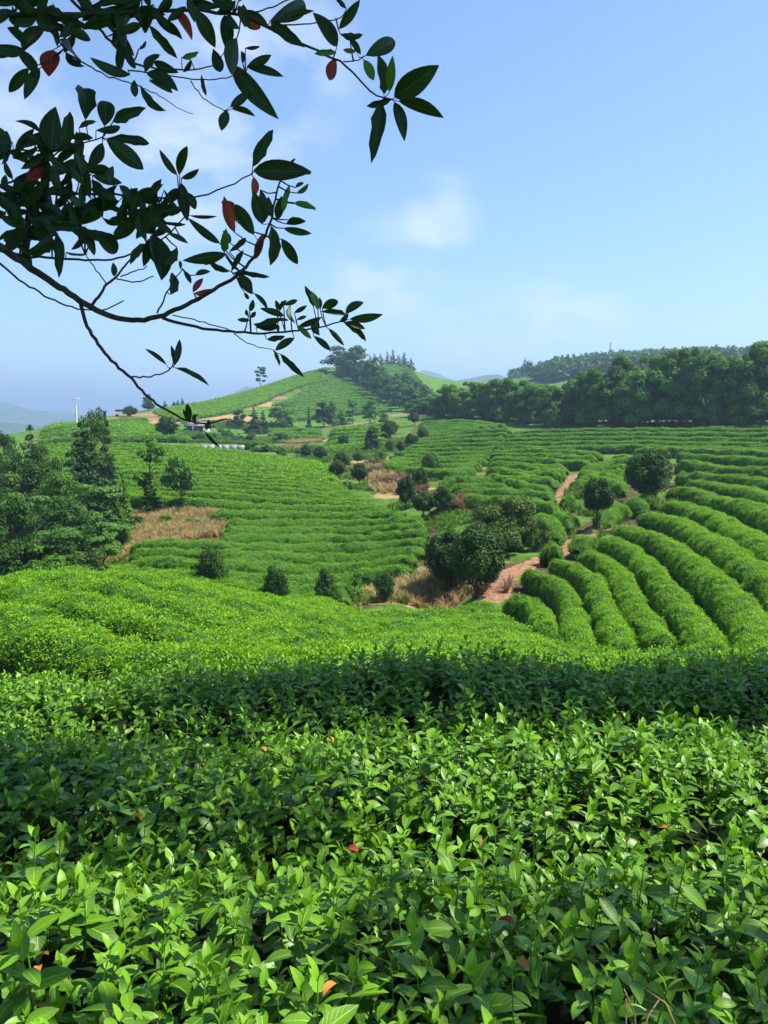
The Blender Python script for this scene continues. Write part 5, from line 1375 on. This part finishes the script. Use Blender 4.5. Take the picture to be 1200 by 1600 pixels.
# crowns overhead, out of the picture, that shade the branches and the bank
def leaf_spray(name, seed, n, rad, mat):
    r = np.random.default_rng(seed); V = []; F = []; U = []; k = 0
    for i in range(n):
        v, f, u = blade(r.uniform(0.09, 0.13), 0.04, 0.2, 0.5, 3)
        m = rotm(r.uniform(0, 6.28), r.normal(0.0, 0.5), r.normal(0, 0.6)); p = r.normal(0, rad * 0.5, 3)
        V.append(v @ m.T + p); F.append(f + k); U.append(u); k += len(v)
    V = np.concatenate(V)
    return bpy.data.objects.new(name, mesh_np(name, V, np.concatenate(F), mat, True, {'age': np.full(len(V), 0.3), 'uvw': np.concatenate(U)}))
CROWN = scatter_group('crown_sprays', [leaf_spray('crown_spray_%d' % i, 900 + i, 26, 0.42, M['hang_leaf']) for i in range(5)])
def shade_points(lobes, per, seed):
    r = np.random.default_rng(seed); out = []
    for (x, y, z, rx, ry, rz) in lobes:
        n = int(per * rx * ry * rz ** 0.5 * 4)
        d = r.normal(size=(n, 3)); d /= np.linalg.norm(d, axis=1)[:, None]; q_ = r.random(n) ** 0.4
        out.append(np.array([x, y, z]) + d * q_[:, None] * np.array([rx, ry, rz]))
    return np.concatenate(out)
def limb_to(parent, org, lobes, start):
    m = MB()
    for l in lobes:
        e = np.array(l[:3]) - org; s = np.array(start); mid = (s + e) / 2 + np.array([0, 0, 0.35])
        m.tube(resample(smooth(resample(np.array([s, mid, e]), 12), 3), 12), np.linspace(0.07, 0.02, 12), 6)
    return obj('limb', m.mesh('limb', M['trunk'], True), parent)
LOB1 = [(1.3, 2.72, 3.2, 0.6, 0.55, 0.4), (1.1, 2.2, 2.9, 0.6, 0.45, 0.4), (0.4, 2.25, 2.85, 0.6, 0.45, 0.4), (-0.3, 2.25, 2.8, 0.6, 0.5, 0.4), (3.1, 1.52, 3.1, 0.4, 0.3, 0.3), (2.35, 2.32, 3.2, 0.35, 0.22, 0.25), (1.9, 3.27, 3.3, 0.4, 0.3, 0.3),
        (-2.0, 3.2, 3.6, 1.1, 0.9, 0.6), (-1.2, 1.4, 3.4, 1.0, 0.9, 0.6), (-2.9, 1.2, 4.6, 1.3, 1.2, 0.8), (-4.2, 2.0, 4.0, 1.2, 1.2, 0.8), (-2.0, 0.0, 5.0, 1.3, 1.2, 0.8), (-3.5, -1.0, 4.4, 1.3, 1.2, 0.8)]
pts = shade_points(LOB1, 85, 3)
sc_o = scatter('crown', CROWN, pts - HORG, np.random.default_rng(1).normal(size=(len(pts), 3)) + [0, 0, 1], np.full(len(pts), 1.0), np.full(len(pts), 0.5), HT)
limb_to(HT, HORG, LOB1, (-0.05, 0.1, 4.0))
def second_tree():
    x, y = 7.4, 3.6; gz = float(height(x, y)[0]); org = np.array([x, y, gz])
    T = empty('shade_tree', (x, y, gz)); tag(T, 'broadleaf tree standing on the bank outside the picture and shading the brow hedge', 'tree')
    mb = MB(); mb.tube(smooth(resample(np.array([(0, 0, -0.2), (0.05, 0.1, 2), (-0.1, 0.3, 4), (-0.3, 0.8, 6.2)]), 16), 2), np.linspace(0.2, 0.08, 16), 10)
    obj('trunk', mb.mesh('trunk', M['trunk'], True), T)
    lob = [(3.2, 4.8, 4.9, 0.7, 0.4, 0.5), (4.3, 4.85, 5.0, 0.9, 0.55, 0.6), (5.4, 4.85, 5.0, 1.0, 0.65, 0.6), (6.6, 4.9, 5.1, 1.1, 0.7, 0.7), (7.9, 5.0, 5.3, 1.1, 0.75, 0.8), (9.2, 5.1, 5.2, 1.2, 0.8, 0.9), (9.6, 2.4, 5.6, 1.2, 0.6, 0.9)]
    p = shade_points(lob, 75, 4)
    scatter('crown', CROWN, p - org, np.random.default_rng(2).normal(size=(len(p), 3)) + [0, 0, 1], np.full(len(p), 1.0), np.full(len(p), 0.5), T)
    limb_to(T, org, lob, (-0.1, 0.3, 4.0))
second_tree()

# ------------------------------------------------------------------ the air
def haze():
    m, nt, out = new_mat('pale_air')
    v = nt.nodes.new('ShaderNodeVolumePrincipled')
    v.inputs['Color'].default_value = (0.50, 0.72, 1.0, 1)
    v.inputs['Density'].default_value = 0.00055
    v.inputs['Anisotropy'].default_value = 0.2
    nt.links.new(v.outputs[0], out.inputs['Volume'])
    gz = np.empty(len(ground.data.vertices) * 3); ground.data.vertices.foreach_get('co', gz); zlo = gz[2::3].min() - 1.5
    zlo = min(zlo, -200)
    mb = MB(); mb.box((0, 0, (zlo + 190) / 2), (19000, 19000, 190 - zlo))
    o = obj('haze', mb.mesh('haze', m)); o['kind'] = 'stuff'
haze()
